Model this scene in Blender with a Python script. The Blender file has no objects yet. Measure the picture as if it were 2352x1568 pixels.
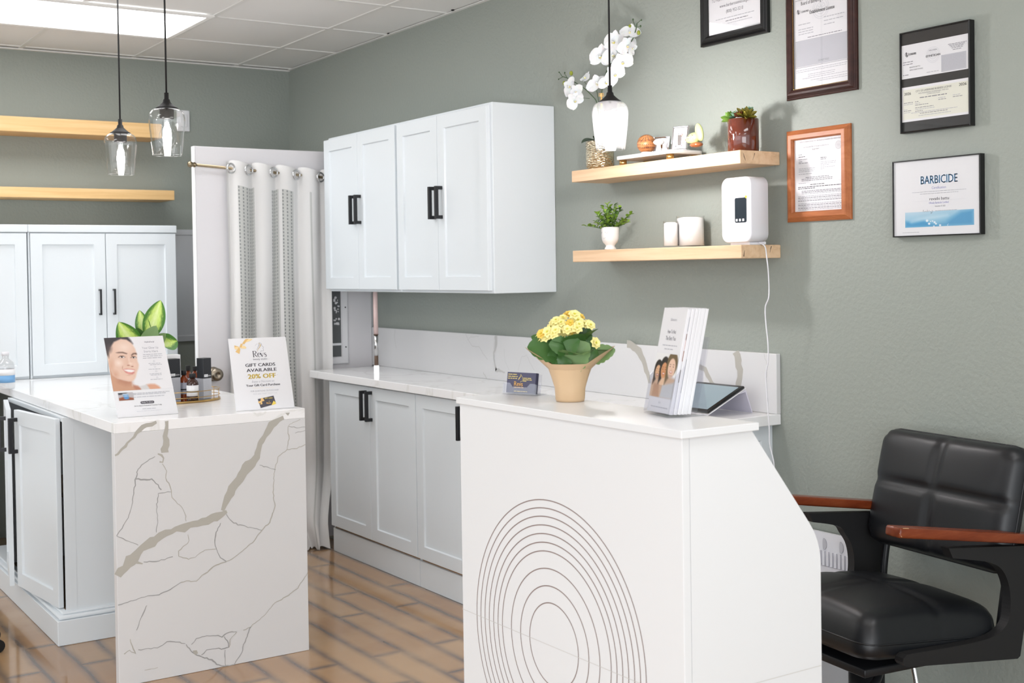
import bpy, bmesh, math, random
import numpy as np
from mathutils import Vector, Matrix
V = Vector
SC = bpy.context.scene
COL = SC.collection
rnd = random.Random(7)

# ---------------------------------------------------------------- camera
CAM_H = 1.40
F_PX, CY_PX = 2842.85, 672.54
_y, _p, _r = 0.584147227, 0.0185775542, 0.0147464655
_f = V((math.sin(_y)*math.cos(_p), math.cos(_y)*math.cos(_p), -math.sin(_p)))
_rt = V((math.cos(_y), -math.sin(_y), 0)); _dn = _f.cross(_rt)
RT = _rt*math.cos(_r) + _dn*math.sin(_r); DN = _f.cross(RT); FW = _f
cam_data = bpy.data.cameras.new('camera'); cam = bpy.data.objects.new('camera', cam_data); COL.objects.link(cam)
cam_data.sensor_width = 36; cam_data.sensor_fit = 'HORIZONTAL'
cam_data.lens = F_PX/2352*36
cam_data.shift_y = -(784-CY_PX)/2352
cam_data.clip_start = .05
m3 = Matrix((RT, -DN, -FW)).transposed()
cam.matrix_world = Matrix.Translation((0, 0, CAM_H)) @ m3.to_4x4()
cam_data.dof.use_dof = True; cam_data.dof.focus_distance = 3.7; cam_data.dof.aperture_fstop = 7.0
SC.camera = cam

# ---------------------------------------------------------------- view, world, lights
SC.view_settings.view_transform = 'Standard'; SC.view_settings.look = 'None'
SC.view_settings.gamma = 1; SC.view_settings.use_curve_mapping = False
SC.view_settings.exposure = 0.07
W = bpy.data.worlds.new('world'); SC.world = W; W.use_nodes = True
W.node_tree.nodes['Background'].inputs[0].default_value = (.90, .95, 1, 1)
W.node_tree.nodes['Background'].inputs[1].default_value = 1.55
PANEL_E = 6.2       # ceiling light panels
BULB_E = 60.0       # pendant bulbs
def area(name, loc, target, sx, sy, power, color=(1, 1, 1)):
    l = bpy.data.lights.new(name, 'AREA'); l.shape = 'RECTANGLE'; l.size = sx; l.size_y = sy; l.energy = power; l.color = color
    o = bpy.data.objects.new(name, l); COL.objects.link(o); o.location = loc
    o.rotation_euler = (V(target)-V(loc)).to_track_quat('-Z', 'Y').to_euler(); return o
area('front_fill_light', (-1.5, -2.5, 1.2), (2.2, 4.6, .6), 3.6, 2.0, 108, (.93, .965, 1))  # added fill from behind the camera, reaches the low cabinet fronts
area('side_fill_light', (-3.9, 2.4, 1.9), (2.6, 4.8, .4), 5.0, 1.3, 22, (.90, .955, 1))  # added bluish fill from the left, brightens the faces turned that way

# ---------------------------------------------------------------- projecting helpers (pixel of the photo -> a point on a known plane)
def ray(x, y): return RT*((x-1176)/F_PX) + DN*((y-CY_PX)/F_PX) + FW
def onz(x, y, z): d = ray(x, y); return V((0, 0, CAM_H)) + d*((z-CAM_H)/d.z)
def onx(x, y, X): d = ray(x, y); return V((0, 0, CAM_H)) + d*(X/d.x)
def ony(x, y, Y): d = ray(x, y); return V((0, 0, CAM_H)) + d*(Y/d.y)

# ---------------------------------------------------------------- materials
def lin(c):
    return tuple((v/255/12.92 if v/255 <= .04045 else ((v/255+.055)/1.055)**2.4) for v in c[:3])
MATS = {}
def newmat(name):
    m = bpy.data.materials.new(name); m.use_nodes = True; MATS[name] = m
    nt = m.node_tree; b = nt.nodes['Principled BSDF']; return m, nt, b
def pm(name, rgb, rough=.5, metal=0, spec=.5, trans=0, coat=0, emit=0, bump=None, alpha=1, ior=1.45, sss=0):
    m, nt, b = newmat(name); c = lin(rgb)+(1,)
    b.inputs['Base Color'].default_value = c; b.inputs['Roughness'].default_value = rough
    b.inputs['Metallic'].default_value = metal; b.inputs['Specular IOR Level'].default_value = spec
    b.inputs['Transmission Weight'].default_value = trans; b.inputs['Coat Weight'].default_value = coat
    b.inputs['IOR'].default_value = ior; b.inputs['Alpha'].default_value = alpha
    if sss: b.inputs['Subsurface Weight'].default_value = sss; b.inputs['Subsurface Scale'].default_value = .01
    if emit: b.inputs['Emission Color'].default_value = c; b.inputs['Emission Strength'].default_value = emit
    if bump:
        sc, st, dist = bump
        t = nt.nodes.new('ShaderNodeTexCoord'); n = nt.nodes.new('ShaderNodeTexNoise'); u = nt.nodes.new('ShaderNodeBump')
        n.inputs['Scale'].default_value = sc; n.inputs['Detail'].default_value = 4
        nt.links.new(t.outputs['Object'], n.inputs['Vector']); nt.links.new(n.outputs['Fac'], u.inputs['Height'])
        u.inputs['Strength'].default_value = st; u.inputs['Distance'].default_value = dist
        nt.links.new(u.outputs[0], b.inputs['Normal'])
    return m
def noise_color(m, stops, scale=(5, 5, 5), nscale=1.0, detail=5, rough=.55, distort=0):
    nt = m.node_tree; b = nt.nodes['Principled BSDF']
    t = nt.nodes.new('ShaderNodeTexCoord'); mp = nt.nodes.new('ShaderNodeMapping'); n = nt.nodes.new('ShaderNodeTexNoise'); r = nt.nodes.new('ShaderNodeValToRGB')
    mp.inputs['Scale'].default_value = scale; n.inputs['Scale'].default_value = nscale; n.inputs['Detail'].default_value = detail
    n.inputs['Roughness'].default_value = rough; n.inputs['Distortion'].default_value = distort
    nt.links.new(t.outputs['Object'], mp.inputs[0]); nt.links.new(mp.outputs[0], n.inputs['Vector']); nt.links.new(n.outputs['Fac'], r.inputs[0])
    el = r.color_ramp.elements
    while len(el) < len(stops): el.new(.5)
    for e, (p, c) in zip(el, stops): e.position = p; e.color = lin(c)+(1,)
    nt.links.new(r.outputs[0], b.inputs['Base Color']); return r
# paint, wall and plain colours
pm('sage_wall', (149, 155, 148), .5, spec=.35, bump=(70, .5, .005))
pm('ceiling_white', (236, 235, 233), .85, bump=(220, .1, .002))
pm('ceiling_bar', (230, 229, 226), .5)
pm('white_trim', (232, 232, 235), .35)
pm('cab_white', (220, 226, 230), .32, spec=.4)
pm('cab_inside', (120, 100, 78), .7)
pm('cab_edge_brown', (150, 110, 70), .7)
pm('desk_white', (225, 227, 229), .28, spec=.45)
pm('desk_line', (140, 124, 120), .6)
pm('desk_seam', (205, 204, 201), .6)
pm('black_metal', (30, 31, 34), .38, spec=.4)
pm('black_matte', (24, 24, 26), .6)
pm('black_leather', (19, 21, 25), .38, spec=.5, bump=(260, .12, .0008))
pm('black_frame', (14, 14, 15), .42)
pm('steel', (200, 200, 200), .2, metal=1)
pm('chrome', (225, 225, 228), .08, metal=1)
pm('gold', (205, 170, 110), .22, metal=1)
pm('brass', (150, 136, 112), .25, metal=1)
pm('nickel', (150, 140, 125), .3, metal=1)
pm('door_white', (222, 220, 223), .45)
pm('door_edge', (240, 240, 240), .4)
pm('grey_panel', (198, 201, 206), .5)
pm('dark_void', (92, 95, 96), .6)
pm('paper', (219, 219, 222), .5)
pm('cream_paper', (216, 216, 204), .5)
pm('grey_paper', (182, 183, 190), .5)
pm('ink', (60, 60, 66), .6)
pm('ink_mid', (120, 120, 128), .6)
pm('ink_light', (172, 173, 180), .6)
pm('ink_pale', (204, 205, 210), .6)
pm('blue_ink', (84, 158, 208), .5)
pm('violet_ink', (140, 140, 190), .5)
pm('vein', (178, 175, 167), .3)
pm('vein_thin', (160, 160, 160), .3)
pm('vein_pale', (186, 186, 185), .3)
pm('white_plastic', (226, 226, 231), .35)
pm('white_plastic_grey', (190, 190, 196), .4)
pm('screen_dark', (40, 48, 56), .15)
pm('yellow', (235, 220, 50), .5)
pm('ceramic', (228, 225, 222), .3, coat=.3)
pm('ceramic_line', (150, 148, 148), .4)
pm('white_pot', (235, 232, 228), .3)
pm('soil', (70, 56, 44), .95)
pm('brown_glaze', (92, 38, 22), .08, spec=.6, coat=.8)
pm('red_wood', (112, 52, 26), .3, spec=.5, coat=.4)
pm('red_wood_worn', (196, 160, 120), .6)
pm('petal', (228, 228, 230), .5, sss=.2)
pm('petal_center', (226, 214, 120), .5)
pm('bud', (140, 150, 50), .5)
pm('stem', (70, 92, 62), .5)
pm('dark_leaf', (70, 88, 72), .4)
pm('kal_leaf', (62, 100, 48), .42)
pm('kal_leaf_grey', (108, 138, 84), .5)
pm('kal_flower', (246, 236, 160), .5)
pm('kal_flower_deep', (240, 206, 96), .5)
pm('kal_eye', (196, 196, 60), .5)
pm('kraft', (206, 176, 140), .42, spec=.5, bump=(14, .25, .01))
pm('foil', (232, 208, 176), .3, metal=.6)
pm('green_leaf', (134, 172, 62), .45)
pm('green_leaf_dark', (84, 116, 56), .5)
pm('lime_leaf', (150, 182, 66), .45)
pm('succulent_blue', (128, 166, 138), .5)
pm('succulent_green', (110, 150, 60), .45)
pm('succulent_red', (140, 130, 50), .45)
pm('succulent_rust', (140, 84, 50), .45)
pm('salt', (250, 250, 250), .8, bump=(160, .35, .002))
pm('amber', (120, 48, 8), .1, spec=.6, coat=.5)
pm('amber_dark', (52, 20, 8), .12, spec=.6, coat=.5)
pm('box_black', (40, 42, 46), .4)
pm('box_grey', (178, 180, 186), .4)
pm('label_white', (238, 238, 240), .5)
pm('label_grey', (160, 162, 174), .4, metal=.2)
pm('ceramic_green', (196, 208, 140), .28, coat=.3)
pm('ceramic_brown', (150, 84, 48), .2, coat=.5)
pm('pink', (222, 196, 192), .4)
pm('brown_band', (92, 72, 58), .5)
pm('card_navy', (70, 68, 92), .35)
pm('card_gold', (228, 206, 120), .4)
pm('card_orange', (240, 190, 110), .4)
pm('sign_gold', (226, 200, 86), .4)
pm('sign_gold_edge', (196, 164, 70), .4)
pm('ribbon_gold', (222, 184, 120), .35)
pm('ribbon_light', (240, 214, 160), .35)
pm('ink_dark', (72, 70, 78), .6)
pm('red_bit', (200, 50, 46), .5)
pm('tan_screen', (150, 168, 178), .25)
pm('bag_brown', (150, 96, 70), .5)
pm('bag_purple', (70, 44, 60), .5)
pm('label_blue', (120, 170, 216), .5)
pm('rubber', (18, 18, 19), .7)
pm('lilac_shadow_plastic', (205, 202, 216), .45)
pm('bezel', (24, 25, 28), .25)

m, nt, b = newmat('emit_panel'); b.inputs['Emission Color'].default_value = (.985, .99, 1, 1); b.inputs['Emission Strength'].default_value = PANEL_E; b.inputs['Base Color'].default_value = (1, 1, 1, 1)
m, nt, b = newmat('emit_bulb_bright'); b.inputs['Emission Color'].default_value = (1, .955, .955, 1); b.inputs['Emission Strength'].default_value = 370
m, nt, b = newmat('emit_bulb'); b.inputs['Emission Color'].default_value = (1, .97, .93, 1); b.inputs['Emission Strength'].default_value = BULB_E
m, nt, b = newmat('white_glow'); b.inputs['Emission Color'].default_value = (1, 1, 1, 1); b.inputs['Emission Strength'].default_value = 1.5

def thin_glass(name, tint=(255, 255, 255), base=.06, edge=.75, rough=.02, milky=0):
    m = bpy.data.materials.new(name); m.use_nodes = True; MATS[name] = m; nt = m.node_tree; nt.nodes.clear()
    out = nt.nodes.new('ShaderNodeOutputMaterial'); tr = nt.nodes.new('ShaderNodeBsdfTransparent'); gl = nt.nodes.new('ShaderNodeBsdfGlossy')
    lw = nt.nodes.new('ShaderNodeLayerWeight'); mr = nt.nodes.new('ShaderNodeMapRange'); mx = nt.nodes.new('ShaderNodeMixShader')
    tr.inputs[0].default_value = lin(tint)+(1,); gl.inputs['Roughness'].default_value = rough
    lw.inputs['Blend'].default_value = .35; nt.links.new(lw.outputs['Facing'], mr.inputs[0])
    mr.inputs['From Min'].default_value = .45; mr.inputs['From Max'].default_value = 1; mr.inputs['To Min'].default_value = base; mr.inputs['To Max'].default_value = edge
    nt.links.new(mr.outputs[0], mx.inputs[0]); nt.links.new(tr.outputs[0], mx.inputs[1]); nt.links.new(gl.outputs[0], mx.inputs[2])
    last = mx
    if milky:
        df = nt.nodes.new('ShaderNodeBsdfTranslucent'); df.inputs[0].default_value = (1, 1, 1, 1); m2 = nt.nodes.new('ShaderNodeMixShader'); m2.inputs[0].default_value = milky
        nt.links.new(mx.outputs[0], m2.inputs[1]); nt.links.new(df.outputs[0], m2.inputs[2]); last = m2
    nt.links.new(last.outputs[0], out.inputs[0]); return m
thin_glass('clear_glass', base=.05, edge=.8)
thin_glass('hazy_glass', base=.05, edge=.8, milky=.007)
thin_glass('jar_glass', base=.02, edge=.6)
thin_glass('picture_glass', base=.035, edge=.55)
thin_glass('acrylic', (251, 251, 253), base=.06, edge=.5, milky=.007)
thin_glass('plastic_film', (250, 250, 250), base=.10, edge=.7, rough=.1, milky=.15)

# timber with grain along one object axis
def wood(name, stops, scale, rough=.45):
    m = pm(name, (200, 160, 110), rough, spec=.4); noise_color(m, stops, scale, 1, 6, .6, .4)
wood('light_oak', [(.25, (208, 166, 112)), (.5, (222, 184, 130)), (.75, (232, 198, 148))], (2, 40, 40))
wood('maple_y', [(.25, (206, 170, 134)), (.5, (224, 192, 156)), (.75, (232, 204, 172))], (40, 2.2, 40))
wood('orange_wood', [(.25, (150, 84, 44)), (.5, (172, 102, 58)), (.75, (184, 116, 70))], (30, 5, 30), .4)
wood('dark_wood', [(.25, (40, 20, 18)), (.5, (56, 30, 26)), (.75, (70, 40, 34))], (30, 6, 30), .28)
wood('arm_wood', [(.25, (92, 38, 18)), (.5, (116, 52, 26)), (.75, (132, 66, 36))], (6, 40, 40), .25)
wood('carved_wood', [(.3, (90, 44, 22)), (.5, (176, 116, 70)), (.75, (206, 150, 104))], (20, 20, 60), .35)

# quartz: white with faint grey veins
m = pm('quartz', (238, 238, 238), .14, spec=.5); nt = m.node_tree; b = nt.nodes['Principled BSDF']
t = nt.nodes.new('ShaderNodeTexCoord'); n = nt.nodes.new('ShaderNodeTexNoise'); n.inputs['Scale'].default_value = 1.7; n.inputs['Detail'].default_value = 6; n.inputs['Distortion'].default_value = .8
s = nt.nodes.new('ShaderNodeMath'); s.operation = 'SUBTRACT'; s.inputs[1].default_value = .5; a = nt.nodes.new('ShaderNodeMath'); a.operation = 'ABSOLUTE'
r = nt.nodes.new('ShaderNodeValToRGB'); r.color_ramp.elements[0].color = lin((228, 228, 226))+(1,); r.color_ramp.elements[1].color = lin((240, 240, 241))+(1,); r.color_ramp.elements[1].position = .014
nt.links.new(t.outputs['Object'], n.inputs['Vector']); nt.links.new(n.outputs['Fac'], s.inputs[0]); nt.links.new(s.outputs[0], a.inputs[0]); nt.links.new(a.outputs[0], r.inputs[0]); nt.links.new(r.outputs[0], b.inputs['Base Color'])
pm('quartz_shaded', (213, 213, 214), .2, spec=.45)  # same quartz for upright faces, their shade put into a darker grey
pm('quartz_edge', (226, 224, 221), .3, bump=(40, .1, .002))

# floor: glossy painted planks along Y
m = pm('plank_floor', (170, 140, 110), .16, spec=.5, coat=.35); nt = m.node_tree; b = nt.nodes['Principled BSDF']
t = nt.nodes.new('ShaderNodeTexCoord'); mp = nt.nodes.new('ShaderNodeMapping'); mp.inputs['Rotation'].default_value = (0, 0, math.radians(90)); mp.inputs['Location'].default_value = (.28, .005, 0)
nz = nt.nodes.new('ShaderNodeTexNoise'); nz.inputs['Scale'].default_value = 5; nz.inputs['Detail'].default_value = 3
vm = nt.nodes.new('ShaderNodeVectorMath'); vm.operation = 'SCALE'; vm.inputs['Scale'].default_value = .02
ad = nt.nodes.new('ShaderNodeVectorMath'); ad.operation = 'ADD'
nt.links.new(t.outputs['Object'], nz.inputs['Vector']); nt.links.new(nz.outputs['Color'], vm.inputs[0]); nt.links.new(t.outputs['Object'], ad.inputs[0]); nt.links.new(vm.outputs[0], ad.inputs[1]); nt.links.new(ad.outputs[0], mp.inputs[0])
br = nt.nodes.new('ShaderNodeTexBrick'); br.offset = .37; br.inputs['Scale'].default_value = 1; br.inputs['Brick Width'].default_value = .86; br.inputs['Row Height'].default_value = .1275
br.inputs['Mortar Size'].default_value = .012; br.inputs['Mortar Smooth'].default_value = 1.0; br.inputs['Bias'].default_value = 0
br.inputs['Color1'].default_value = lin((180, 146, 108))+(1,); br.inputs['Color2'].default_value = lin((160, 122, 86))+(1,); br.inputs['Mortar'].default_value = lin((98, 86, 80))+(1,)
nt.links.new(mp.outputs[0], br.inputs['Vector'])
br2 = nt.nodes.new('ShaderNodeTexBrick'); br2.offset = .37; br2.inputs['Scale'].default_value = 1; br2.inputs['Brick Width'].default_value = .86; br2.inputs['Row Height'].default_value = .1275
br2.inputs['Mortar Size'].default_value = .036; br2.inputs['Mortar Smooth'].default_value = 1.0
nt.links.new(mp.outputs[0], br2.inputs['Vector'])
n2 = nt.nodes.new('ShaderNodeTexNoise'); n2.inputs['Scale'].default_value = 3.2; n2.inputs['Detail'].default_value = 4; nt.links.new(t.outputs['Object'], n2.inputs['Vector'])
mx = nt.nodes.new('ShaderNodeMix'); mx.data_type = 'RGBA'; mx.blend_type = 'MIX'
ml = nt.nodes.new('ShaderNodeMath'); ml.operation = 'MULTIPLY'; ml.use_clamp = True; nd = nt.nodes.new('ShaderNodeMath'); nd.operation = 'MULTIPLY'; nd.inputs[1].default_value = 1.5; nt.links.new(n2.outputs['Fac'], nd.inputs[0]); nt.links.new(br2.outputs['Fac'], ml.inputs[0]); nt.links.new(nd.outputs[0], ml.inputs[1])
nt.links.new(ml.outputs[0], mx.inputs[0]); nt.links.new(br.outputs['Color'], mx.inputs[6]); mx.inputs[7].default_value = lin((106, 90, 80))+(1,)
mx2 = nt.nodes.new('ShaderNodeMix'); mx2.data_type = 'RGBA'; mx2.blend_type = 'MIX'; rp = nt.nodes.new('ShaderNodeValToRGB'); rp.color_ramp.elements[0].position = .45; rp.color_ramp.elements[1].position = .7
rp.color_ramp.elements[1].color = (.55, .55, .55, 1); nt.links.new(n2.outputs['Fac'], rp.inputs[0]); nt.links.new(rp.outputs[0], mx2.inputs[0]); nt.links.new(mx.outputs[2], mx2.inputs[6]); mx2.inputs[7].default_value = lin((190, 158, 120))+(1,)
nt.links.new(mx2.outputs[2], b.inputs['Base Color'])

# linen and open weave
m = pm('linen', (216, 215, 214), .85, bump=(300, .3, .001)); b = m.node_tree.nodes['Principled BSDF']; b.inputs['Transmission Weight'].default_value = 0
def weave(name, col, holes):
    m = pm(name, col, .9); nt = m.node_tree; b = nt.nodes['Principled BSDF']
    uv = nt.nodes.new('ShaderNodeUVMap'); sp = nt.nodes.new('ShaderNodeSeparateXYZ'); nt.links.new(uv.outputs[0], sp.inputs[0])
    def stripes(sock, freq, duty):
        a = nt.nodes.new('ShaderNodeMath'); a.operation = 'MULTIPLY'; a.inputs[1].default_value = freq; nt.links.new(sock, a.inputs[0])
        f = nt.nodes.new('ShaderNodeMath'); f.operation = 'FRACT'; nt.links.new(a.outputs[0], f.inputs[0])
        g = nt.nodes.new('ShaderNodeMath'); g.operation = 'LESS_THAN'; g.inputs[1].default_value = duty; nt.links.new(f.outputs[0], g.inputs[0]); return g.outputs[0]
    h = nt.nodes.new('ShaderNodeMath'); h.operation = 'MULTIPLY'
    nt.links.new(stripes(sp.outputs[0], 38, .30), h.inputs[0]); nt.links.new(stripes(sp.outputs[1], 110, .6), h.inputs[1])
    i = nt.nodes.new('ShaderNodeMath'); i.operation = 'MULTIPLY_ADD'; i.inputs[1].default_value = -.35; i.inputs[2].default_value = 1
    mc = nt.nodes.new('ShaderNodeMix'); mc.data_type = 'RGBA'; mc.inputs[6].default_value = lin(col)+(1,); mc.inputs[7].default_value = lin((152, 155, 155))+(1,); nt.links.new(h.outputs[0], mc.inputs[0]); nt.links.new(mc.outputs[2], b.inputs['Base Color'])
    nt.links.new(h.outputs[0], i.inputs[0]); nt.links.new(i.outputs[0], b.inputs['Alpha']); return m
weave('open_weave', (186, 187, 184), .9)

# hammered gold pot
m = pm('hammered', (222, 208, 180), .16, metal=1); nt = m.node_tree; b = nt.nodes['Principled BSDF']
t = nt.nodes.new('ShaderNodeTexCoord'); vo = nt.nodes.new('ShaderNodeTexVoronoi'); vo.inputs['Scale'].default_value = 75; mp = nt.nodes.new('ShaderNodeMapping'); mp.inputs['Scale'].default_value = (1, 1, 2.4)
bu = nt.nodes.new('ShaderNodeBump'); bu.inputs['Strength'].default_value = .8; bu.inputs['Distance'].default_value = .006
nt.links.new(t.outputs['Object'], mp.inputs[0]); nt.links.new(mp.outputs[0], vo.inputs['Vector']); nt.links.new(vo.outputs['Distance'], bu.inputs['Height']); nt.links.new(bu.outputs[0], b.inputs['Normal'])

# variegated leaf: pale centre, green edge (uses the leaf's own uv)
m = pm('variegated', (190, 214, 120), .35, spec=.4); nt = m.node_tree; b = nt.nodes['Principled BSDF']
uv = nt.nodes.new('ShaderNodeUVMap'); sp = nt.nodes.new('ShaderNodeSeparateXYZ'); nt.links.new(uv.outputs[0], sp.inputs[0])
n = nt.nodes.new('ShaderNodeTexNoise'); n.inputs['Scale'].default_value = 9; n.inputs['Detail'].default_value = 4; nt.links.new(uv.outputs[0], n.inputs['Vector'])
a = nt.nodes.new('ShaderNodeMath'); a.operation = 'MULTIPLY_ADD'; a.inputs[1].default_value = .5; nt.links.new(n.outputs['Fac'], a.inputs[0]); nt.links.new(sp.outputs[0], a.inputs[2])
r = nt.nodes.new('ShaderNodeValToRGB'); el = r.color_ramp.elements; el[0].position = .3; el[0].color = lin((214, 228, 160))+(1,); el[1].position = 1.12 if False else .98; el[1].color = lin((66, 118, 40))+(1,)
e = el.new(.72); e.color = lin((186, 212, 104))+(1,)
nt.links.new(a.outputs[0], r.inputs[0]); nt.links.new(r.outputs[0], b.inputs['Base Color'])

m, nt, b = newmat('painted'); at = nt.nodes.new('ShaderNodeAttribute'); at.attribute_name = 'Col'; nt.links.new(at.outputs['Color'], b.inputs['Base Color']); b.inputs['Roughness'].default_value = .35

# ---------------------------------------------------------------- mesh builder
class Fr:
    """a flat frame: origin, across, up, outward"""
    def __init__(s, O, u, v, n=None):
        s.O = V(O); s.u = V(u).normalized(); s.v = V(v).normalized(); s.n = V(n).normalized() if n else s.u.cross(s.v).normalized()
    def pt(s, a, b, c=0): return s.O + s.u*a + s.v*b + s.n*c
    def at(s, a, b, c=0): return Fr(s.pt(a, b, c), s.u, s.v, s.n)
XYZ = Fr((0, 0, 0), (1, 0, 0), (0, 1, 0), (0, 0, 1))
_text_cache = {}
def text_geo(s, res=2):
    if s not in _text_cache:
        c = bpy.data.curves.new('t', 'FONT'); c.body = s; c.size = 1; c.resolution_u = res; c.align_x = 'LEFT'
        o = bpy.data.objects.new('t', c); me = bpy.data.meshes.new_from_object(o)
        vs = [v.co.copy() for v in me.vertices]; fs = [tuple(p.vertices) for p in me.polygons]
        _text_cache[s] = (vs, fs); bpy.data.objects.remove(o); bpy.data.curves.remove(c); bpy.data.meshes.remove(me)
    return _text_cache[s]
class MB:
    def __init__(s): s.v = []; s.f = []; s.mi = []; s.sm = []; s.names = []; s.uv = {}
    def mat(s, name):
        if name not in s.names: s.names.append(name)
        return s.names.index(name)
    def add(s, vs, fs, m, smooth=False, uvs=None):
        o = len(s.v); s.v += [V(p) for p in vs]; k = s.mat(m)
        for i, f in enumerate(fs):
            s.f.append(tuple(o+j for j in f)); s.mi.append(k); s.sm.append(smooth)
            if uvs: s.uv[len(s.f)-1] = [uvs[j] for j in f]
    def quad(s, a, b, c, d, m): s.add([a, b, c, d], [(0, 1, 2, 3)], m)
    def fbox(s, fr, a0, b0, c0, a1, b1, c1, m):
        p = [fr.pt(a, b, c) for a in (a0, a1) for b in (b0, b1) for c in (c0, c1)]
        s.add(p, [(0, 1, 3, 2), (4, 6, 7, 5), (0, 4, 5, 1), (2, 3, 7, 6), (0, 2, 6, 4), (1, 5, 7, 3)], m)
    def box(s, x0, y0, z0, x1, y1, z1, m): s.fbox(XYZ, x0, y0, z0, x1, y1, z1, m)
    def bev(s, fr, a0, b0, c0, a1, b1, c1, r, m, seg=2, smooth=True):
        bm = bmesh.new(); bmesh.ops.create_cube(bm, size=1)
        for v in bm.verts:
            v.co = V(((a0+a1)/2+v.co.x*(a1-a0), (b0+b1)/2+v.co.y*(b1-b0), (c0+c1)/2+v.co.z*(c1-c0)))
        bmesh.ops.bevel(bm, geom=bm.edges[:], offset=r, segments=seg, profile=.5, affect='EDGES')
        bm.verts.ensure_lookup_table(); bm.normal_update()
        s.add([fr.pt(*v.co) for v in bm.verts], [tuple(v.index for v in f.verts) for f in bm.faces], m, smooth); bm.free()
    def prism(s, fr, poly, c0, c1, m, smooth_side=False):
        n = len(poly); vs = [fr.pt(a, b, c0) for a, b in poly]+[fr.pt(a, b, c1) for a, b in poly]
        s.add(vs, [tuple(range(n))[::-1], tuple(range(n, 2*n))], m)
        s.add(vs, [(i, (i+1) % n, n+(i+1) % n, n+i) for i in range(n)], m, smooth_side)
    def flat(s, fr, poly, c, m): s.add([fr.pt(a, b, c) for a, b in poly], [tuple(range(len(poly)))], m)
    def lathe(s, O, prof, m, n=32, ax=(0, 0, 1), close=False, smooth=True, jit=None):
        ax = V(ax).normalized(); t = V((1, 0, 0)) if abs(ax.x) < .9 else V((0, 1, 0)); u = ax.cross(t).normalized(); w = ax.cross(u)
        vs = []; k = len(prof); O = V(O)
        for i in range(n):
            a = 2*math.pi*i/n
            for j, (r, z) in enumerate(prof):
                rr = r*(jit(a, j, r) if jit else 1); vs.append(O+u*(rr*math.cos(a))+w*(rr*math.sin(a))+ax*z)
        fs = [(i*k+j, i*k+j+1, ((i+1) % n)*k+j+1, ((i+1) % n)*k+j) for i in range(n) for j in range(k-1)]
        s.add(vs, fs, m, smooth)
    def cyl(s, a, b, r, m, n=16, r2=None, smooth=True):
        a = V(a); b = V(b); h = (b-a).length; r2 = r if r2 is None else r2
        s.lathe(a, [(0, 0), (r, 0)], m, n, b-a, smooth=False); s.lathe(a, [(r, 0), (r2, h)], m, n, b-a, smooth=smooth); s.lathe(a, [(r2, h), (0, h)], m, n, b-a, smooth=False)
    def tube(s, pts, r, m, n=8, closed=False, sub=0, rs=None):
        pts = [V(p) for p in pts]
        if sub: pts = smooth_path(pts, sub, closed)
        N = len(pts); up = V((0, 0, 1)); vs = []; prev = None
        for i, p in enumerate(pts):
            q = pts[(i+1) % N] if (closed or i < N-1) else p; o = pts[i-1] if (closed or i > 0) else p
            d = (q-o).normalized()
            if prev is None: prev = d.cross(up if abs(d.z) < .9 else V((1, 0, 0))).normalized()
            u = (prev-d*prev.dot(d)).normalized(); w = d.cross(u); prev = u
            rr = rs[min(int(i*len(rs)/N), len(rs)-1)] if rs else r
            for k in range(n):
                a = 2*math.pi*k/n; vs.append(p+u*(rr*math.cos(a))+w*(rr*math.sin(a)))
        E = N if closed else N-1
        fs = [(i*n+k, i*n+(k+1) % n, ((i+1) % N)*n+(k+1) % n, ((i+1) % N)*n+k) for i in range(E) for k in range(n)]
        if not closed: fs += [tuple(range(n))[::-1], tuple((N-1)*n+k for k in range(n))]
        s.add(vs, fs, m, True)
    def ball(s, c, r, m, n=16, k=10, fr=XYZ, fn=None):
        if isinstance(r, (int, float)): r = (r, r, r)
        c = V(c); vs = []
        for j in range(k+1):
            th = math.pi*j/k
            for i in range(n):
                a = 2*math.pi*i/n; q = V((math.sin(th)*math.cos(a), math.sin(th)*math.sin(a), math.cos(th)))
                f = fn(q) if fn else 1
                vs.append(c+fr.u*(q.x*r[0]*f)+fr.v*(q.y*r[1]*f)+fr.n*(q.z*r[2]*f))
        s.add(vs, [(j*n+i, (j+1)*n+i, (j+1)*n+(i+1) % n, j*n+(i+1) % n) for j in range(k) for i in range(n)], m, True)
    def rings(s, fr, w, h, loops, m, mats=None, fill=True, smooth=False, r=0):
        """concentric rectangles: (inset, height) pairs joined into a moulding"""
        vs = []; n = 4
        for ins, d in loops:
            vs += [fr.pt(ins, ins, d), fr.pt(w-ins, ins, d), fr.pt(w-ins, h-ins, d), fr.pt(ins, h-ins, d)]
        for j in range(len(loops)-1):
            s.add(vs, [(j*4+i, j*4+(i+1) % 4, (j+1)*4+(i+1) % 4, (j+1)*4+i) for i in range(4)], mats[j] if mats else m, smooth)
        if fill: s.add(vs[-4:], [(0, 1, 2, 3)], mats[-1] if mats else m)
    def text(s, fr, x, y, size, st, m, align='c', xs=1, c=.0004, width=None, shear=0, bold=0):
        vs, fs = text_geo(st)
        if not vs: return
        x0 = min(v.x for v in vs); x1 = max(v.x for v in vs); w = (x1-x0)*size*xs
        if width: xs = width/((x1-x0)*size); w = width
        ox = x-(w/2 if align == 'c' else w if align == 'r' else 0)
        for db in ([0] if not bold else [-bold, 0, bold]):
            s.add([fr.pt(ox+(v.x-x0)*size*xs+v.y*size*shear+db, y+v.y*size, c+abs(db)*.02) for v in vs], fs, m)
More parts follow.
